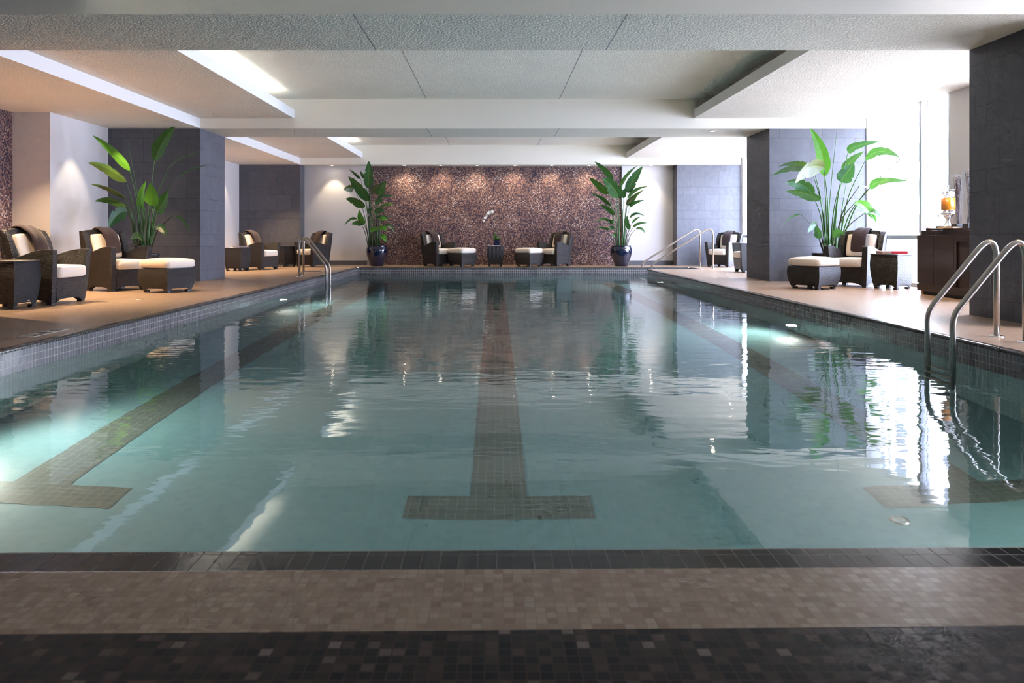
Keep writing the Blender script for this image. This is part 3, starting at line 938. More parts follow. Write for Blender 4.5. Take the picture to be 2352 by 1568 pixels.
G_O, G_T = 'wicker ottomans with cream cushions', 'wicker side tables'
chair(-5.05, 8.42, 5, 1, 'dark wicker armchair nearest the viewer on the left deck, side table in front', 'brown towel over the back of the nearest left armchair')
chair(-5.42, 10.45, 24, 1, 'dark wicker armchair on the left deck with an ottoman, tall plant behind', 'brown towel over left deck armchair that stands before the tall plant')
chair(-5.39, 17.05, 20, 1, 'dark wicker armchair turned right behind the left ladder, magazines table before it', 'brown towel over far left armchair turned right, against dark slate')
chair(-4.55, 18.45, 55, -1, 'dark wicker armchair facing left behind the left pool ladder', 'brown towel over armchair facing left beside the far plaster wall')
chair(-1.51, 18.93, 45, 1, 'dark wicker armchair left of the orchid before the mosaic wall', 'brown towel over the armchair left of the orchid', -0.03)
chair(1.57, 18.93, 45, -1, 'dark wicker armchair right of the orchid before the mosaic wall', 'brown towel over the armchair right of the orchid')
chair(5.77, 18.35, 40, -1, 'dark wicker armchair by the far right pillar beside the stair handrail', 'brown towel over the armchair beside the stair handrail')
chair(5.27, 15.8, -3, -1, 'dark wicker armchair half hidden behind the right slate pillar', 'brown towel over the armchair hidden behind right slate pillar')
chair(5.64, 11.27, 38, -1, 'dark wicker armchair on the right deck with ottoman, tall plant behind', 'brown towel over the near right armchair by the window')
square('o', otto0, -4.52, 10.2, 21, 1, 0.218, 'dark wicker ottoman with cream cushion on the left deck', 'ottoman', G_O)
square('o', otto0, -0.855, 18.745, 45, 1, 0.218, 'dark wicker ottoman with cream cushion just left of orchid table', 'ottoman', G_O)
square('o', otto0, 0.867, 18.745, 45, -1, 0.218, 'dark wicker ottoman with cream cushion just right of orchid table', 'ottoman', G_O)
square('o', otto0, 4.71, 10.8, 33, -1, 0.218, 'dark wicker ottoman with cream cushion on the right deck', 'ottoman', G_O)
square('b', table0, -5.19, 7.97, 3, 1, 0.172, 'dark wicker side table cut off by the left picture edge', 'side table', G_T)
t3 = square('b', table0, -5.69, 16.5, 12, 1, 0.172, 'dark wicker side table with magazines beside left slate pillar', 'side table', G_T)
square('b', table0, -5.33, 18.68, 55, -1, 0.172, 'dark wicker side table left of the armchair facing left', 'side table', G_T)
t5 = square('b', table0, 5.88, 10.85, 31, -1, 0.172, 'dark wicker side table with red book between armchair and cabinet', 'side table', G_T)
oc = make_table('wicker_v'); tag(oc, 'ribbed dark wicker side table carrying the white orchid', 'side table', G_T)
oc.location = (-0.005, 19.14, 0); TZ = 0.522

# things on the tables
def flat(name, cx, cy, z, wx, wy, h, rz, mat, label, cat, group=None):
    mb = MB().box(-wx / 2, wx / 2, -wy / 2, wy / 2, 0, h)
    o = mb.build(name, M[mat]); o.location = (cx, cy, z); o.rotation_euler = (0, 0, rz)
    return tag(o, label, cat, group)
tx, ty = t3.location[0], t3.location[1]
flat('magazine', tx - 0.08, ty - 0.02, TZ, 0.21, 0.27, 0.006, 0.5, 'paper', 'white magazine lying left on the left pillar side table', 'magazine')
flat('magazine', tx + 0.07, ty + 0.04, TZ + 0.0065, 0.22, 0.28, 0.006, -0.9, 'mag', 'brown magazine lying right on the left pillar side table', 'magazine')
flat('magazine', tx + 0.06, ty + 0.03, TZ + 0.013, 0.22, 0.28, 0.008, -0.6, 'mag', 'brown magazine stacked topmost on the left pillar side table', 'magazine')
tx, ty = t5.location[0], t5.location[1]
b1 = empty('book', (tx + 0.02, ty + 0.02, TZ), -0.12, 'thick closed book with red and tan cover on right side table', 'book')
MB().box(-0.06, 0.17, -0.12, 0.12, 0, 0.042).build('cover', M['red'], b1, bevel=0.003)
MB().box(-0.19, -0.06, -0.12, 0.12, 0, 0.040).build('spine', M['tan'], b1, bevel=0.003)
tx, ty = oc.location[0], oc.location[1]
flat('napkin', tx + 0.01, ty - 0.02, TZ, 0.24, 0.24, 0.012, 0, 'paper', 'folded white cloth under the orchid vase', 'cloth')
# the orchid
orc = empty('potted_orchid', (tx + 0.035, ty, TZ + 0.0125), 0, 'white orchid spray in navy square vase on ribbed side table', 'plant')
MB().box(-0.073, 0.073, -0.073, 0.073, 0, 0.145).build('vase', M['navy'], orc, bevel=0.006)
def leafmesh(p0, p1, p2, w, side0, fold=0.25, n=14, prof=0.32, droop=0.0, name='leaf', mat=None, parent=None, tear=None, side1=None):
    """blade along a quadratic curve p0-p1-p2; side0/side1 = width direction at base/tip"""
    p0, p1, p2 = Vector(p0), Vector(p1), Vector(p2)
    me = bpy.data.meshes.new(name); v = []; f = []; uv = []
    side1 = side1 or side0
    cols = (-1, -0.55, -0.12, 0, 0.12, 0.55, 1)
    for i in range(n + 1):
        t = i / n
        p = p0 * (1 - t) ** 2 + p1 * 2 * t * (1 - t) + p2 * t * t
        tn = ((p1 - p0) * (1 - t) + (p2 - p1) * t).normalized()
        s = (Vector(side0) * (1 - t) + Vector(side1) * t)
        s = s - tn * s.dot(tn)
        s = s.normalized() if s.length > 1e-5 else tn.orthogonal().normalized()
        nr = s.cross(tn).normalized()
        if t < prof:
            ww = w * (math.sin(t / prof * PI / 2) ** 0.55)
        else:
            ww = w * (max(0.0, math.cos((t - prof) / (1 - prof) * PI / 2)) ** 0.75)
        ww = max(ww, 0.004)
        for c in cols:
            wob = 0.03 * math.sin(t * 17 + c * 3) * w * abs(c)
            ww_c = ww
            if tear and abs(c) == 1 and i == (9 if c > 0 else 12):
                ww_c = ww * 0.72
            q = p + s * (c * ww_c) + nr * (abs(c) * ww * fold + wob) + Vector((0, 0, -droop * abs(c) ** 2 * ww))
            v.append(q); uv.append((c * 0.5 + 0.5, t))
    m = len(cols)
    for i in range(n):
        for k in range(m - 1):
            f.append((i * m + k, i * m + k + 1, (i + 1) * m + k + 1, (i + 1) * m + k))
    me.from_pydata([tuple(q) for q in v], [], f)
    ul = me.uv_layers.new(name='UVMap')
    for lp in me.loops:
        ul.data[lp.index].uv = uv[lp.vertex_index]
    for p in me.polygons:
        p.use_smooth = True
    me.materials.append(mat)
    o = bpy.data.objects.new(name, me); COL.objects.link(o)
    if parent:
        o.parent = parent
    return o
for (a0, a1, a2, w_) in (((0, 0, .14), (-0.03, -.02, .26), (-0.07, -.03, .36), .036), ((0, 0, .14), (.05, 0, .22), (.09, 0, .25), .03), ((0, 0, .14), (.07, -.04, .19), (.11, -.05, .15), .028),
                         ((0, 0, .14), (-.06, -.02, .20), (-.11, -.03, .18), .028), ((0, 0, .14), (-.02, -.05, .18), (-.05, -.085, .10), .010)):
    leafmesh(a0, a1, a2, w_, (0.8, -0.6, 0) if abs(a2[0]) < .08 else (0, -0.7, 0.7), 0.2, 8, mat=M['leaf'], parent=orc)
stem = [Vector((0.0, 0, .14)), Vector((-.01, 0, .45)), Vector((-.045, 0, .75)), Vector((-.10, 0, .86)), Vector((-.20, 0, .84)), Vector((-.29, 0, .74)), Vector((-.345, 0, .60))]
def bez(pts, n=24):
    out = []
    P = [Vector(p) for p in pts]
    P = [P[0] * 2 - P[1]] + P + [P[-1] * 2 - P[-2]]
    per = max(2, n // (len(P) - 3))
    for i in range(1, len(P) - 2):
        for k in range(per):
            t = k / per
            a_, b_, c_, d_ = P[i - 1], P[i], P[i + 1], P[i + 2]
            out.append(0.5 * ((2 * b_) + (c_ - a_) * t + (2 * a_ - 5 * b_ + 4 * c_ - d_) * t * t + (-a_ + 3 * b_ - 3 * c_ + d_) * t ** 3))
    out.append(P[-2]); return out
sp = bez(stem, 36)
MB().tube(sp, 0.003, 6).build('stem', M['stalk'], orc)
fl0 = None
for i in range(11):
    q = sp[int(len(sp) * (0.52 + 0.045 * i)) if int(len(sp) * (0.52 + 0.045 * i)) < len(sp) else -1]
    mb = MB(); rr = 0.046 - 0.0018 * i
    for k in range(5):
        an = 2 * PI * k / 5 + 0.3 + i
        c_ = Vector((math.cos(an) * rr * 0.55, -0.01, math.sin(an) * rr * 0.55))
        pts = [Vector((0, -0.004, 0))]
        for j in range(8):
            b_ = 2 * PI * j / 8
            d = Vector((math.cos(an), 0, math.sin(an))); e = Vector((-math.sin(an), 0, math.cos(an)))
            pts.append(c_ + d * (math.cos(b_) * rr * 0.55) + e * (math.sin(b_) * rr * 0.42) + Vector((0, 0.006 * math.cos(b_), 0)))
        mb.add(pts[1:], [tuple(range(8))], 0, False)
    mb.lathe([(0.0001, 0.0), (0.006, 0.004), (0.0001, 0.012)], 8, (0, -0.012, 0), 1)
    fo = mb.build('flower', [M['orchid'], M['orchid_core']], orc, fixn=False)
    fo.location = q + Vector((random.uniform(-.012, .012), random.uniform(-.03, 0.01), random.uniform(-.014, .014)))
    fo.rotation_euler = (random.uniform(-.4, .4), random.uniform(-.4, .4), random.uniform(-.7, .7))

# ------------------------------------------------------------------ big plants
def big_plant(name, base, pot_fn, leaves, label, group, sticks=(), dy_base=0.10, stalk_r=0.010):
    """leaves: (bx, by, mx, my, tx, ty, half width px, face, dyb, dyt, mat, rx, ry)
       b = blade base, m = control, t = tip (photo px); dy = distance from the plant's own depth; face 1 = flat to the eye, 0 = edge on"""
    root = empty(name, base, 0, label, 'plant', group)
    Yp = base[1]
    pot_fn(root)
    loc = Vector(base)
    inv = lambda q: q - loc
    for L in leaves:
        bx, by, mx, my, tx_, ty_, hw, face, dyb, dyt, mt, rx, ry = L
        Yb, Yt = Yp + dyb, Yp + dyt
        P0 = at(bx, by, Yb); P1 = at(mx, my, (Yb + Yt) / 2); P2 = at(tx_, ty_, Yt)
        t = (P2 - P0).normalized()
        perp = Vector((t.z, 0, -t.x)); perp = perp.normalized() if perp.length > .01 else Vector((1, 0, 0))
        sd = perp * face + Vector((0, -1, 0)) * math.sqrt(max(0, 1 - face * face))
        w_ = hw / F_PX * Yb / max(face, 0.72)
        lf = leafmesh(inv(P0), inv(P1), inv(P2), w_ * 0.88, sd, 0.22, 20, mat=M[mt], parent=root, tear=(mt != 'leaf_bright'), droop=0.1)
        # stalk from the crown of the pot to the blade
        R0_ = at(rx, ry, Yp + random.uniform(-dy_base, dy_base))
        mid = (R0_ * 0.45 + P0 * 0.55); mid = mid + Vector((0, 0, 0.03)) + (Vector((R0_.x, R0_.y, mid.z)) - mid) * 0.35
        pts = [inv(q) for q in bez([R0_, mid, P0], 12)]
        rad = [stalk_r * (1.5 - 1.0 * i / (len(pts) - 1)) for i in range(len(pts))]
        MB().tube(pts, stalk_r, 7, radii=rad).build('stalk', M['stalk_brown'] if ty_ > 470 else M['stalk'], lf)
    for (x0, y0, x1, y1, d, r) in sticks:
        P0 = at(x0, y0, Yp + d * 0.3); P1 = at(x1, y1, Yp + d)
        mid = (P0 + P1) / 2 + Vector((-(P1.x - P0.x) * 0.12, 0, 0.0))
        pts = [inv(q) for q in bez([P0, mid, P1], 12)]
        MB().tube(pts, r, 7, radii=[r * (1.2 - 0.85 * i / (len(pts) - 1)) for i in range(len(pts))]).build('stalk', M['stalk'], root)
    return root


def pot_round(root):
    prof = [(0.0001, 0.0), (0.155, 0.0), (0.17, 0.012), (0.20, 0.10), (0.245, 0.22), (0.278, 0.33), (0.287, 0.41), (0.275, 0.475), (0.252, 0.505), (0.258, 0.518), (0.268, 0.524), (0.268, 0.534), (0.240, 0.534), (0.232, 0.50)]
    MB().lathe(prof, 40).build('pot', M['navy'], root)
    MB().lathe([(0.0001, 0.49), (0.236, 0.49)], 24, smooth=False).build('soil', M['soil'], root, fixn=False)


def pot_black(root):
    prof = [(0.0001, 0.0), (0.16, 0.0), (0.175, 0.02), (0.20, 0.25), (0.225, 0.46), (0.235, 0.48), (0.235, 0.50), (0.215, 0.50), (0.21, 0.46)]
    MB().lathe(prof, 36).build('pot', M['blackpot'], root)
    MB().lathe([(0.0001, 0.45), (0.212, 0.45)], 24, smooth=False).build('soil', M['soil'], root, fixn=False)


G = 'large bird of paradise plants'
LEFT = [  # traced outlines of the left deck plant
    (298, 392, 268, 345, 214, 311, 12, .95, -.2, -.5, 'leaf_bright', 322, 560),
    (290, 418, 255, 380, 203, 373, 15, .8, -.2, -.4, 'leaf_dry', 316, 560),
    (288, 455, 258, 428, 210, 423, 9, .6, -.3, -.5, 'leaf_dry', 310, 560),
    (292, 476, 255, 448, 218, 462, 10, .7, -.2, -.4, 'leaf', 308, 560),
    (355, 369, 372, 320, 402, 291, 21, .97, -.1, -.25, 'leaf', 340, 560),
    (384, 392, 398, 366, 470, 343, 7, .4, -.1, -.4, 'leaf_dark', 342, 560),
    (395, 420, 430, 386, 478, 379, 7, .4, -.3, -.6, 'leaf_dark', 345, 560),
    (348, 472, 352, 450, 345, 420, 19, 1, -.45, -.55, 'leaf_bright', 336, 560),
    (360, 487, 376, 470, 386, 436, 19, .95, -.3, -.4, 'leaf', 344, 560),
    (328, 478, 318, 455, 336, 414, 13, .9, -.15, -.1, 'leaf_bright', 330, 560),
    (292, 487, 268, 482, 250, 524, 15, .85, -.3, -.5, 'leaf_dark', 318, 565),
    (334, 490, 330, 470, 312, 462, 11, .8, .1, .15, 'leaf_dark', 330, 560),
    (396, 496, 415, 492, 437, 530, 4, .4, -.4, -.8, 'leaf', 348, 570),
    (358, 520, 376, 518, 380, 543, 9, .8, -.35, -.55, 'leaf_dark', 345, 575),
    (294, 560, 285, 550, 286, 530, 8, .7, -.3, -.35, 'leaf_dark', 318, 580),
    (346, 560, 352, 545, 358, 525, 9, .7, -.3, -.35, 'leaf_dark', 340, 580),
    (300, 548, 315, 532, 326, 552, 9, .8, -.35, -.5, 'leaf', 318, 580),
]
big_plant('potted_bird_of_paradise', (-5.72, 12.05, 0), pot_black, LEFT, 'tall bird of paradise plant behind armchair on the left deck', G,
          [(330, 560, 291, 313, -.3, .008), (322, 565, 318, 470, .05, .016), (330, 565, 326, 480, .0, .018), (338, 565, 340, 470, .0, .016), (345, 565, 350, 480, .1, .013), (315, 570, 300, 480, -.1, .014), (328, 570, 334, 500, -.1, .02)])
RIGHT = [
    (1893, 405, 1898, 350, 1861, 294, 15, .95, -.3, -.5, 'leaf_bright', 1900, 560),
    (1948, 350, 1952, 332, 2022, 325, 9, .75, -.3, -.6, 'leaf_dark', 1915, 560),
    (1988, 368, 2018, 330, 2066, 362, 11, .75, -.5, -.95, 'leaf', 1928, 560),
    (1862, 385, 1830, 362, 1788, 382, 9, .5, -.4, -.6, 'leaf_dark', 1898, 560),
    (1870, 390, 1835, 365, 1771, 403, 12, .6, -.5, -.7, 'leaf', 1896, 560),
    (1893, 384, 1845, 372, 1826, 420, 20, .8, -.6, -.9, 'leaf_dry', 1905, 560),
    (1868, 448, 1838, 408, 1803, 419, 14, .8, -.4, -.7, 'leaf_dark', 1895, 565),
    (1884, 460, 1850, 438, 1806, 438, 11, .6, -.4, -.7, 'leaf', 1898, 565),
    (1931, 418, 1943, 398, 1962, 376, 19, .95, -.2, -.3, 'leaf_dark', 1908, 560),
    (1940, 396, 1945, 370, 1984, 348, 10, .6, -.15, -.2, 'leaf', 1912, 560),
    (1998, 432, 2010, 408, 2088, 416, 9, .6, -.75, -1.25, 'leaf', 1930, 560),
    (1974, 426, 2040, 440, 2029, 500, 10, .6, -.6, -.9, 'leaf', 1918, 560),
    (1966, 462, 1990, 470, 2012, 510, 18, .9, -.5, -.8, 'leaf_bright', 1915, 565),
    (1985, 490, 2008, 478, 2034, 515, 12, .6, -.6, -.95, 'leaf', 1925, 570),
    (1840, 492, 1815, 488, 1794, 524, 4, .45, -.5, -.8, 'leaf', 1890, 575),
    (1876, 514, 1858, 514, 1855, 535, 10, .8, -.4, -.6, 'leaf_dark', 1893, 585),
    (1880, 548, 1882, 535, 1872, 516, 8, .8, -.35, -.35, 'leaf_dark', 1893, 590),
    (1915, 545, 1925, 525, 1940, 540, 9, .8, -.4, -.6, 'leaf', 1912, 590),
    (2068, 365, 2075, 378, 2090, 392, 5, .7, -1.2, -1.3, 'leaf', 1932, 560),
]
big_plant('potted_bird_of_paradise', (5.60, 12.52, 0), pot_black, RIGHT, 'tall bird of paradise plant behind armchair by the right window', G,
          [(1898, 565, 1926, 268, -.3, .009), (1893, 570, 1896, 470, -.05, .018), (1903, 575, 1905, 480, 0, .02), (1912, 575, 1912, 500, .05, .016), (1925, 575, 1943, 425, 0, .014), (1932, 575, 1935, 490, -.1, .018), (1920, 580, 1922, 520, -.1, .02)])
FARL = [
    (846, 433, 848, 400, 847, 370, 13, 1, 0, .05, 'leaf', 855, 565),
    (848, 462, 828, 430, 800, 405, 13, .95, -.15, -.25, 'leaf', 853, 565),
    (836, 450, 815, 425, 812, 408, 9, .8, .0, .1, 'leaf', 851, 565),
    (828, 410, 820, 400, 803, 389, 5, .6, .1, .1, 'leaf_dark', 852, 565),
    (838, 408, 832, 400, 828, 393, 5, .7, .1, .15, 'leaf_dark', 855, 565),
    (874, 450, 872, 430, 888, 416, 12, .95, 0, .05, 'leaf', 862, 565),
    (858, 445, 858, 430, 868, 423, 8, .9, -.05, 0, 'leaf_dry', 860, 565),
    (838, 476, 818, 455, 794, 456, 11, .75, -.2, -.35, 'leaf', 850, 565),
    (814, 432, 803, 428, 789, 436, 9, .8, -.1, -.3, 'leaf_dry', 848, 565),
    (838, 515, 826, 500, 826, 482, 9, .9, -.1, -.1, 'leaf_bright', 848, 565),
    (822, 504, 806, 492, 791, 518, 4, .5, -.1, -.3, 'leaf', 846, 568),
    (836, 515, 820, 505, 807, 515, 7, .7, -.2, -.3, 'leaf', 848, 568),
    (866, 455, 885, 447, 904, 451, 6, .6, -.2, -.2, 'leaf_dark', 866, 565),
    (862, 470, 868, 460, 880, 462, 9, .8, -.2, -.3, 'leaf_dark', 868, 565),
    (872, 476, 890, 466, 908, 471, 4, .6, -.2, -.2, 'leaf_bright', 870, 565),
    (860, 488, 872, 480, 884, 486, 8, .8, -.25, -.3, 'leaf_dark', 868, 565),
    (862, 500, 880, 495, 898, 498, 4, .6, -.2, -.25, 'leaf_dark', 870, 565),
    (872, 505, 880, 498, 890, 506, 6, .8, -.3, -.3, 'leaf_bright', 872, 565),
    (882, 518, 895, 512, 906, 532, 5, .7, -.2, -.3, 'leaf_dark', 872, 565),
    (870, 526, 880, 518, 888, 530, 7, .8, -.3, -.35, 'leaf_bright', 872, 568),
    (850, 532, 862, 522, 870, 530, 6, .8, -.3, -.35, 'leaf_bright', 864, 568),
    (873, 545, 882, 538, 886, 556, 7, .8, -.3, -.35, 'leaf_bright', 874, 570),
    (845, 490, 848, 480, 856, 482, 6, .8, -.2, -.25, 'leaf_dark', 856, 568),
]
big_plant('potted_bird_of_paradise', (-3.07, 19.2, 0), pot_round, FARL, 'bushy plant in navy pot at left end of the mosaic wall', G, [(853, 565, 851, 440, 0, .012), (863, 565, 864, 470, 0, .014), (873, 565, 872, 480, 0, .012), (858, 565, 856, 470, 0, .012)], 0.06, 0.009)
FARR = [
    (1421, 455, 1412, 425, 1384, 408, 17, .97, -.15, -.25, 'leaf', 1422, 565),
    (1398, 445, 1380, 425, 1353, 407, 9, .7, 0, -.1, 'leaf', 1416, 565),
    (1408, 412, 1392, 388, 1366, 371, 7, .8, .1, .05, 'leaf', 1424, 565),
    (1403, 474, 1390, 450, 1356, 443, 6, .5, -.1, -.3, 'leaf_dark', 1416, 565),
    (1442, 443, 1450, 412, 1476, 382, 12, .9, -.1, -.1, 'leaf_dark', 1432, 565),
    (1443, 455, 1455, 432, 1489, 428, 6, .5, -.1, -.2, 'leaf', 1433, 565),
    (1427, 428, 1432, 405, 1463, 380, 5, .6, 0, .1, 'leaf', 1430, 565),
    (1432, 455, 1432, 440, 1438, 432, 7, .9, -.1, -.1, 'leaf', 1430, 565),
    (1440, 470, 1448, 455, 1478, 436, 6, .6, -.2, -.2, 'leaf_dry', 1434, 565),
    (1441, 472, 1448, 462, 1464, 448, 7, .7, -.2, -.2, 'leaf', 1433, 565),
    (1446, 476, 1458, 462, 1480, 460, 5, .6, -.2, -.3, 'leaf_dark', 1434, 565),
    (1412, 494, 1400, 474, 1378, 471, 6, .7, -.2, -.2, 'leaf', 1418, 565),
    (1447, 527, 1437, 510, 1441, 495, 6, .9, -.2, -.2, 'leaf', 1434, 568),
    (1446, 502, 1458, 482, 1482, 497, 4, .6, -.2, -.3, 'leaf_dark', 1436, 568),
    (1452, 512, 1460, 502, 1470, 498, 3, .6, -.1, -.2, 'leaf_dark', 1436, 568),
    (1454, 522, 1465, 510, 1486, 512, 4, .6, -.2, -.3, 'leaf', 1438, 568),
    (1460, 526, 1475, 520, 1481, 536, 4, .7, -.2, -.3, 'leaf', 1440, 568),
    (1405, 510, 1385, 492, 1368, 512, 4, .6, -.2, -.3, 'leaf', 1416, 568),
    (1408, 515, 1402, 500, 1395, 512, 6, .8, -.2, -.2, 'leaf_dark', 1418, 568),
    (1400, 528, 1385, 518, 1368, 522, 4, .6, -.2, -.3, 'leaf_dark', 1412, 568),
    (1410, 525, 1402, 518, 1397, 524, 5, .8, -.25, -.3, 'leaf_dark', 1418, 568),
    (1416, 540, 1410, 534, 1405, 545, 5, .8, -.25, -.3, 'leaf', 1420, 568),
]
big_plant('potted_bird_of_paradise', (3.26, 19.2, 0), pot_round, FARR, 'slender leafed plant in navy pot at right end of the mosaic wall', G, [(1419, 565, 1412, 455, 0, .010), (1424, 565, 1419, 450, 0, .010), (1429, 565, 1427, 450, 0, .010), (1434, 565, 1438, 470, 0, .010), (1422, 565, 1416, 480, -.1, .012), (1431, 565, 1430, 480, -.1, .012)], 0.06, 0.008)

# ------------------------------------------------------------------ ladders and handrails
def arc_path(pts, rads, n=7):
    """polyline with rounded corners"""
    out = [Vector(pts[0])]
    for i in range(1, len(pts) - 1):
        p, a_, b_ = Vector(pts[i]), Vector(pts[i - 1]), Vector(pts[i + 1])
        d1, d2 = (a_ - p).normalized(), (b_ - p).normalized()
        r = rads[i - 1]; q0, q1 = p + d1 * r, p + d2 * r
        for k in range(n + 1):
            t = k / n
            out.append(q0 * (1 - t) ** 2 + p * 2 * t * (1 - t) + q1 * t * t)
    out.append(Vector(pts[-1])); return out


def ladder(name, xs, xf, y0, y1, label, sgn, depth=-1.05, bar=False, peak=0.72):
    """xs = rail in the water, xf = foot on deck; sgn = +1 when the deck lies to the right"""
    root = empty(name, ((xs + xf) / 2, (y0 + y1) / 2, 0), 0, label, 'pool ladder')
    c = Vector(root.location)
    for y in (y0, y1):
        k = 0.20 + 0.0
        pts = [(xs, y, depth), (xs, y, k), (xf, y, peak + 0.145), (xf, y, 0.0)]
        pth = arc_path(pts, [0.09, 0.27], 10)
        pth = [p - c for p in pth]
        r = MB().tube(pth, 0.0215, 16).build('rail', M['steel'], root)
        MB().lathe([(0.0001, 0.012), (0.024, 0.014), (0.05, 0.010), (0.055, 0.0)], 24, (xf - c.x, y - c.y, 0)).build('flange', M['chrome'], r)
    for z in (-0.42, -0.68, -0.94):
        MB().box(xs - c.x - 0.035, xs - c.x + 0.035, min(y0, y1) - c.y, max(y0, y1) - c.y, z, z + 0.025).build('tread', M['steel'], root, bevel=0.006)
    if bar:
        pts = arc_path([(xf + 0.02, y0, 0.0), (xf + 0.05, y0 - 0.01, 0.105), (xf + 0.42, y0 - 0.02, 0.105), (xf + 0.46, y0 - 0.02, 0.085)], [0.06, 0.02])
        MB().tube([p - c for p in pts], 0.010, 10).build('low_bar', M['steel'], root)
    return root
ladder('pool_ladder', 3.41, 3.955, 5.84, 5.52, 'steel pool ladder at the near right edge', 1)
ladder('pool_ladder', -3.27, -3.79, 14.3, 14.62, 'steel pool ladder on the left edge with low bar', -1, bar=True)
for y, lab in ((18.72, 'steel handrail of far corner stairs, the one farther from viewer'), (17.62, 'steel handrail of far corner stairs, the one nearer to viewer')):
    root = empty('stair_handrail', (4.5, y, 0), 0, lab, 'handrail', 'steel stair handrails')
    pts = [(3.70, y, -0.9), (3.70, y, 0.09), (5.18, y, 1.03), (5.18, y, 0.0)]
    p = [q - Vector((4.5, y, 0)) for q in arc_path(pts, [0.14, 0.26], 10)]
    MB().tube(p, 0.022, 14).build('rail', M['steel'], root)
    MB().lathe([(0.0001, 0.012), (0.024, 0.014), (0.05, 0.010), (0.055, 0.0)], 20, (0.68, 0, 0)).build('flange', M['chrome'], root)

# ------------------------------------------------------------------ cabinet with drinks
CXF = 5.78
cab = empty('drinks_cabinet', (CXF + 0.3, 9.6, 0), 0, 'dark wooden drinks cabinet against the window wall beside slate pillar', 'cabinet')
cx0, cy0 = -0.3, -0.85
MB().box(cx0 + 0.02, 0.28, -0.85, 0.55, 0.05, 0.80).build('body', M['wood'], cab, bevel=0.003)
MB().box(cx0 + 0.06, 0.24, -0.80, 0.50, 0.0, 0.05).build('plinth', M['black'], cab)
for y in (-0.82, 0.47):
    MB().box(cx0 + 0.04, cx0 + 0.09, y, y + 0.05, 0, 0.05).build('foot', M['wood_lt'], cab)
MB().box(cx0, cx0 + 0.02, 0.165, 0.55, 0.15, 0.80).build('door', M['wood'], cab, bevel=0.002)
MB().box(cx0, cx0 + 0.02, -0.26, 0.16, 0.15, 0.80).build('door', M['wood'], cab, bevel=0.002)
MB().box(cx0, cx0 + 0.02, -0.85, 0.55, 0.05, 0.145).build('base_panel', M['wood'], cab, bevel=0.002)
mb = MB(); mb.box(cx0, cx0 + 0.02, -0.32, -0.265, 0.15, 0.80); mb.box(cx0, cx0 + 0.02, -0.85, -0.80, 0.15, 0.80); mb.box(cx0, cx0 + 0.02, -0.80, -0.32, 0.72, 0.80)
mb.build('side_frame', M['wood'], cab)
MB().box(cx0 + 0.05, 0.28, -0.83, 0.53, 0.80, 0.865).build('upper_tier', M['wood'], cab, bevel=0.003)
MB().box(cx0 + 0.08, 0.28, -0.80, 0.48, 0.865, 0.89).build('cabinet_top', M['wood'], cab, bevel=0.003)
CT = 0.89
flat('napkin_stack', 5.86, 9.55, CT, 0.12, 0.30, 0.018, 0.05, 'linen', 'folded tan napkins on the cabinet below the drinks dispenser', 'napkins')
flat('menu_card', 5.93, 10.05, CT, 0.16, 0.13, 0.010, 0.1, 'tan', 'tan menu card on the cabinet left of the dispenser', 'card')
tr = MB().lathe([(0.0001, 0.0), (0.13, 0.0), (0.14, 0.035), (0.132, 0.035), (0.124, 0.008), (0.0001, 0.008)], 32).build('tray', M['steel'])
tr.location = (6.02, 9.86, CT + 0.019 - 0.019); tag(tr, 'round metal tray beneath the drinks dispenser', 'tray')
ds = empty('drinks_dispenser', (6.03, 9.86, CT + 0.009), 0, 'glass drinks dispenser with orange iced tea on metal foot', 'dispenser')
MB().lathe([(0.0001, 0.0), (0.075, 0.0), (0.075, 0.012), (0.05, 0.04), (0.024, 0.09), (0.024, 0.105), (0.05, 0.15), (0.062, 0.17), (0.094, 0.175), (0.094, 0.205), (0.0001, 0.205)], 36).build('foot', M['chrome'], ds)
MB().lathe([(0.090, 0.206), (0.090, 0.50)], 36).build('jar', M['vglass'], ds, fixn=False)
MB().lathe([(0.0001, 0.235), (0.084, 0.235), (0.084, 0.395), (0.0001, 0.395)], 32).build('tea', M['tea'], ds)
mb = MB()
for k in range(46):
    an = random.uniform(0, 2 * PI); rr = 0.062 * math.sqrt(random.random()); z = random.uniform(0.398, 0.475) if k < 34 else random.uniform(0.21, 0.225)
    s_ = 0.014
    q = Matrix.Rotation(random.uniform(0, 3), 3, 'Z') @ Matrix.Rotation(random.uniform(0, 3), 3, 'X')
    v_ = [Vector((rr * math.cos(an), rr * math.sin(an), z)) + q @ Vector((a_ * s_, b_ * s_, c_ * s_)) for a_ in (-1, 1) for b_ in (-1, 1) for c_ in (-1, 1)]
    mb.add(v_, [(0, 1, 3, 2), (4, 6, 7, 5), (0, 4, 5, 1), (2, 3, 7, 6), (0, 2, 6, 4), (1, 5, 7, 3)])
ice = mb.build('ice', M['ice'], ds); ice['kind'] = 'stuff'
for k in range(7):
    an = PI + random.uniform(-1.2, 1.2); z = random.uniform(0.26, 0.37)
    mb = MB().lathe([(0.0001, 0), (0.030, 0), (0.030, 0.004), (0.0001, 0.004)], 16)
    R = Matrix.Translation((0.070 * math.cos(an), 0.070 * math.sin(an), z)) @ Matrix.Rotation(an, 4, 'Z') @ Matrix.Rotation(PI / 2 + 0.2, 4, 'Y')
    mb.build('fruit_slice', M['orange'] if k % 3 else M['mint'], ds, matrix=R)
ld = MB().lathe([(0.0001, 0.52), (0.06, 0.516), (0.093, 0.507), (0.095, 0.498), (0.0001, 0.498)], 32).build('lid', M['chrome'], ds)
MB().lathe([(0.0001, 0.518), (0.008, 0.52), (0.006, 0.54), (0.014, 0.552), (0.014, 0.562), (0.0001, 0.57)], 16).build('knob', M['chrome'], ld)
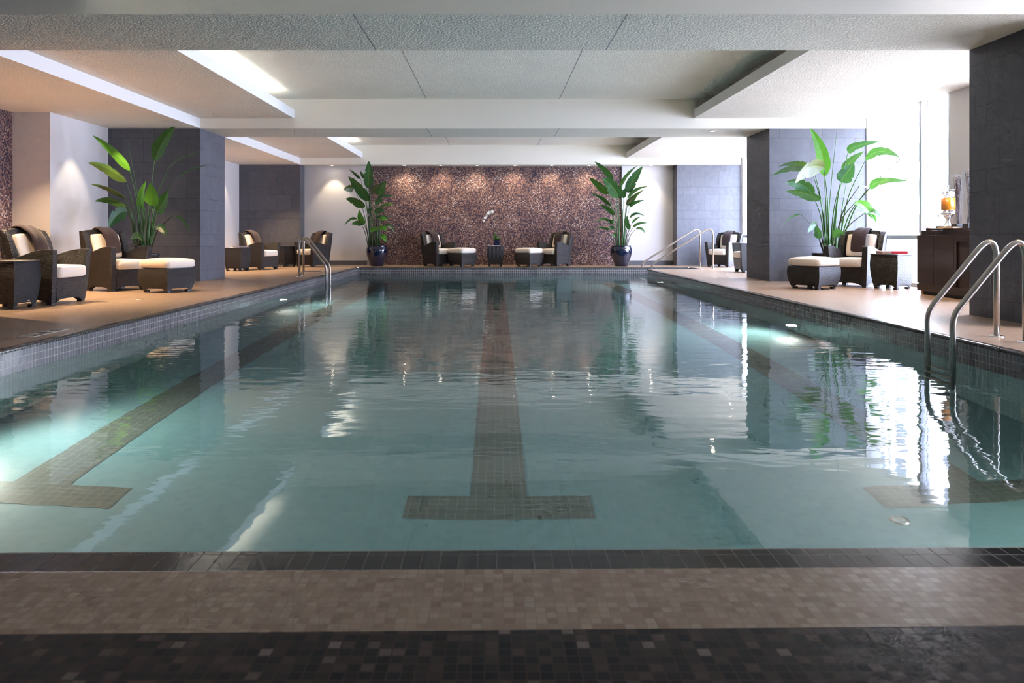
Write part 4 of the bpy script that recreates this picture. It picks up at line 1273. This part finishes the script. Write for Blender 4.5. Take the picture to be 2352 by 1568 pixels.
tp = MB().tube(arc_path([(-0.088, 0, 0.19), (-0.125, 0, 0.19), (-0.125, 0, 0.14)], [0.02]), 0.009, 10).build('tap', M['chrome'], ds)
MB().tube([(-0.125 + 0.014 * math.sin(2 * PI * k / 16), 0, 0.25 + 0.038 * math.cos(2 * PI * k / 16)) for k in range(17)], 0.003, 6, cap=False).build('tap_handle', M['chrome'], tp)

def vase(x, y, h, label, seed):
    rnd = random.Random(seed)
    v = empty('branch_vase', (x, y, CT), 0, label, 'vase', 'glass vases of dark twigs')
    MB().box(-0.06, 0.06, -0.06, 0.06, 0, 0.055).build('base', M['black'], v, bevel=0.004)
    b_, t_ = 0.042, 0.066
    mb = MB(); z0, z1 = 0.056, h
    for (a0, a1) in (((-1, -1), (1, -1)), ((1, -1), (1, 1)), ((1, 1), (-1, 1)), ((-1, 1), (-1, -1))):
        mb.quad((a0[0] * b_, a0[1] * b_, z0), (a1[0] * b_, a1[1] * b_, z0), (a1[0] * t_, a1[1] * t_, z1), (a0[0] * t_, a0[1] * t_, z1))
    mb.build('glass', M['vglass'], v, fixn=True)
    for k in range(26):
        x0, y0 = rnd.uniform(-.032, .032), rnd.uniform(-.032, .032); x1, y1 = rnd.uniform(-.05, .05), rnd.uniform(-.05, .05); hh = h * rnd.uniform(0.86, 0.97)
        pts = [(x0 + (x1 - x0) * q / 7 + rnd.uniform(-.003, .003), y0 + (y1 - y0) * q / 7 + rnd.uniform(-.003, .003), 0.06 + (hh - 0.06) * q / 7) for q in range(8)]
        mb = MB().tube(pts, 0.0018, 5)
        for j in range(14):
            z = 0.35 + (hh - 0.35) * rnd.random() if j < 11 else rnd.uniform(0.1, hh)
            q = (z - 0.06) / (hh - 0.06)
            c_ = (x0 + (x1 - x0) * q + rnd.uniform(-.004, .004), y0 + (y1 - y0) * q + rnd.uniform(-.004, .004), z)
            mb.lathe([(0.0001, -0.007), (0.004, 0), (0.0001, 0.007)], 5, c_)
        mb.build('twig', M['branch'], v)
    return v
vase(5.99, 9.58, 0.71, 'tall glass vase of dark twigs beside the drinks dispenser', 3)
vase(6.00, 9.36, 0.74, 'tall glass vase of dark twigs half hidden by slate pillar', 4)

# ------------------------------------------------------------------ small things on the deck
dm = empty('depth_marker', (-3.70, 6.05, 0.0), 0, 'black and white depth marking tiles reading 3 FT on left deck', 'marking')
MB().box(-0.07, 0.07, -0.24, 0.26, 0.0005, 0.003).build('tile', M['numeral_bg'], dm)
for ch, yy in (('3', 0.17), ('F', 0.0), ('T', -0.14)):
    cu = bpy.data.curves.new('numeral', 'FONT'); cu.body = ch; cu.size = 0.145; cu.extrude = 0.001; cu.align_x = 'CENTER'; cu.align_y = 'CENTER'; cu.offset = 0.003
    cu.materials.append(M['numeral'])
    o = bpy.data.objects.new('numeral_text', cu); COL.objects.link(o)
    bpy.context.view_layer.update()
    me = bpy.data.meshes.new_from_object(o.evaluated_get(bpy.context.evaluated_depsgraph_get()))
    bpy.data.objects.remove(o)
    o = bpy.data.objects.new('numeral', me); COL.objects.link(o); o.parent = dm
    o.location = (0, yy, 0.0045); o.rotation_euler = (0, 0, -PI / 2)
def drain(x, y, z, r, lab):
    o = empty('floor_drain', (x, y, z), 0, lab, 'drain')
    MB().lathe([(r * 0.72, 0.003), (r, 0.003), (r * 1.04, 0.0)], 24).build('rim', M['steel'], o)
    mb = MB()
    for k in range(-2, 3):
        mb.box(-r * 0.7, r * 0.7, k * r * 0.28 - r * 0.06, k * r * 0.28 + r * 0.06, 0.0005, 0.0025)
    mb.build('grate', M['steel'], o, fixn=False)
p = at(320, 687, F_PX * HC / 147); drain(p.x, p.y, 0, 0.05, 'small round floor drain in the left deck')
p = at(1735, 628, F_PX * HC / 90); drain(4.75, 15.3, 0, 0.05, 'small round floor drain on far right deck')
p = at(2052, 700, F_PX * HC / 160); drain(p.x, p.y, 0, 0.05, 'small round floor drain in the right deck before the cabinet')
drain(2.02, 3.70, PZ, 0.045, 'small round inlet cover on the near pool floor')

# ------------------------------------------------------------------ daylight and camera
wd = bpy.data.worlds.new('World'); SC.world = wd; wd.use_nodes = True
bg = wd.node_tree.nodes['Background']; bg.inputs[1].default_value = 9.0
wt = wd.node_tree; tcw = wt.nodes.new('ShaderNodeTexCoord'); sw = wt.nodes.new('ShaderNodeSeparateXYZ'); wt.links.new(tcw.outputs['Generated'], sw.inputs[0])
rw = wt.nodes.new('ShaderNodeValToRGB'); mr = wt.nodes.new('ShaderNodeMapRange'); mr.inputs['From Min'].default_value = -0.55; mr.inputs['From Max'].default_value = -0.12
wt.links.new(sw.outputs[2], mr.inputs['Value']); wt.links.new(mr.outputs[0], rw.inputs[0]); wt.links.new(rw.outputs[0], bg.inputs[0])
rw.color_ramp.elements[0].color = (0.18, 0.17, 0.145, 1); rw.color_ramp.elements[1].color = (0.66, 0.72, 1.0, 1)   # street below, overcast sky above
for y0, y1 in ((3.6, 5.9), (7.45, 9.75), (10.5, 12.86), (14.08, 19.46)):
    l = bpy.data.lights.new('window_portal', 'AREA'); l.shape = 'RECTANGLE'; l.size = HS; l.size_y = y1 - y0; l.cycles.is_portal = True
    o = bpy.data.objects.new('window_portal', l); COL.objects.link(o); o.location = (XRW + 0.2, (y0 + y1) / 2, HS / 2)
    o.rotation_euler = (0, PI / 2, 0)
sl = bpy.data.lights.new('tower_fill_sun', 'SUN'); sl.energy = 40; sl.color = (1.0, 0.98, 0.95); sl.angle = 0.01  # added lamp, brightens the tower facade outside
so = bpy.data.objects.new('tower_fill_sun', sl); COL.objects.link(so); so.rotation_euler = Vector((0.8, 0.45, -0.5)).to_track_quat('-Z', 'Y').to_euler(); so.location = (20, 20, 30)
cam = bpy.data.cameras.new('Camera'); co = bpy.data.objects.new('Camera', cam); COL.objects.link(co)
co.location = (0, 0, HC); co.rotation_euler = (PI / 2, 0, 0)
cam.sensor_width = 36; cam.lens = 36 * F_PX / 2352; cam.shift_x = 38 / 2352; cam.shift_y = -244 / 2352
cam.clip_start = 0.05; cam.clip_end = 300
cam.dof.use_dof = True; cam.dof.focus_distance = 12.0; cam.dof.aperture_fstop = 7.1
SC.camera = co
SC.view_settings.view_transform = 'Standard'; SC.view_settings.look = 'None'; SC.view_settings.gamma = 1
SC.view_settings.use_curve_mapping = False
SC.view_settings.exposure = 1.80
cy = SC.cycles
cy.max_bounces = 8; cy.diffuse_bounces = 4; cy.glossy_bounces = 4; cy.transmission_bounces = 5; cy.transparent_max_bounces = 8
cy.sample_clamp_indirect = 10; cy.caustics_reflective = True; cy.caustics_refractive = True; cy.blur_glossy = 2.0
cy.use_denoising = True
cy.use_adaptive_sampling = True; cy.adaptive_threshold = 0.06; cy.adaptive_min_samples = 12
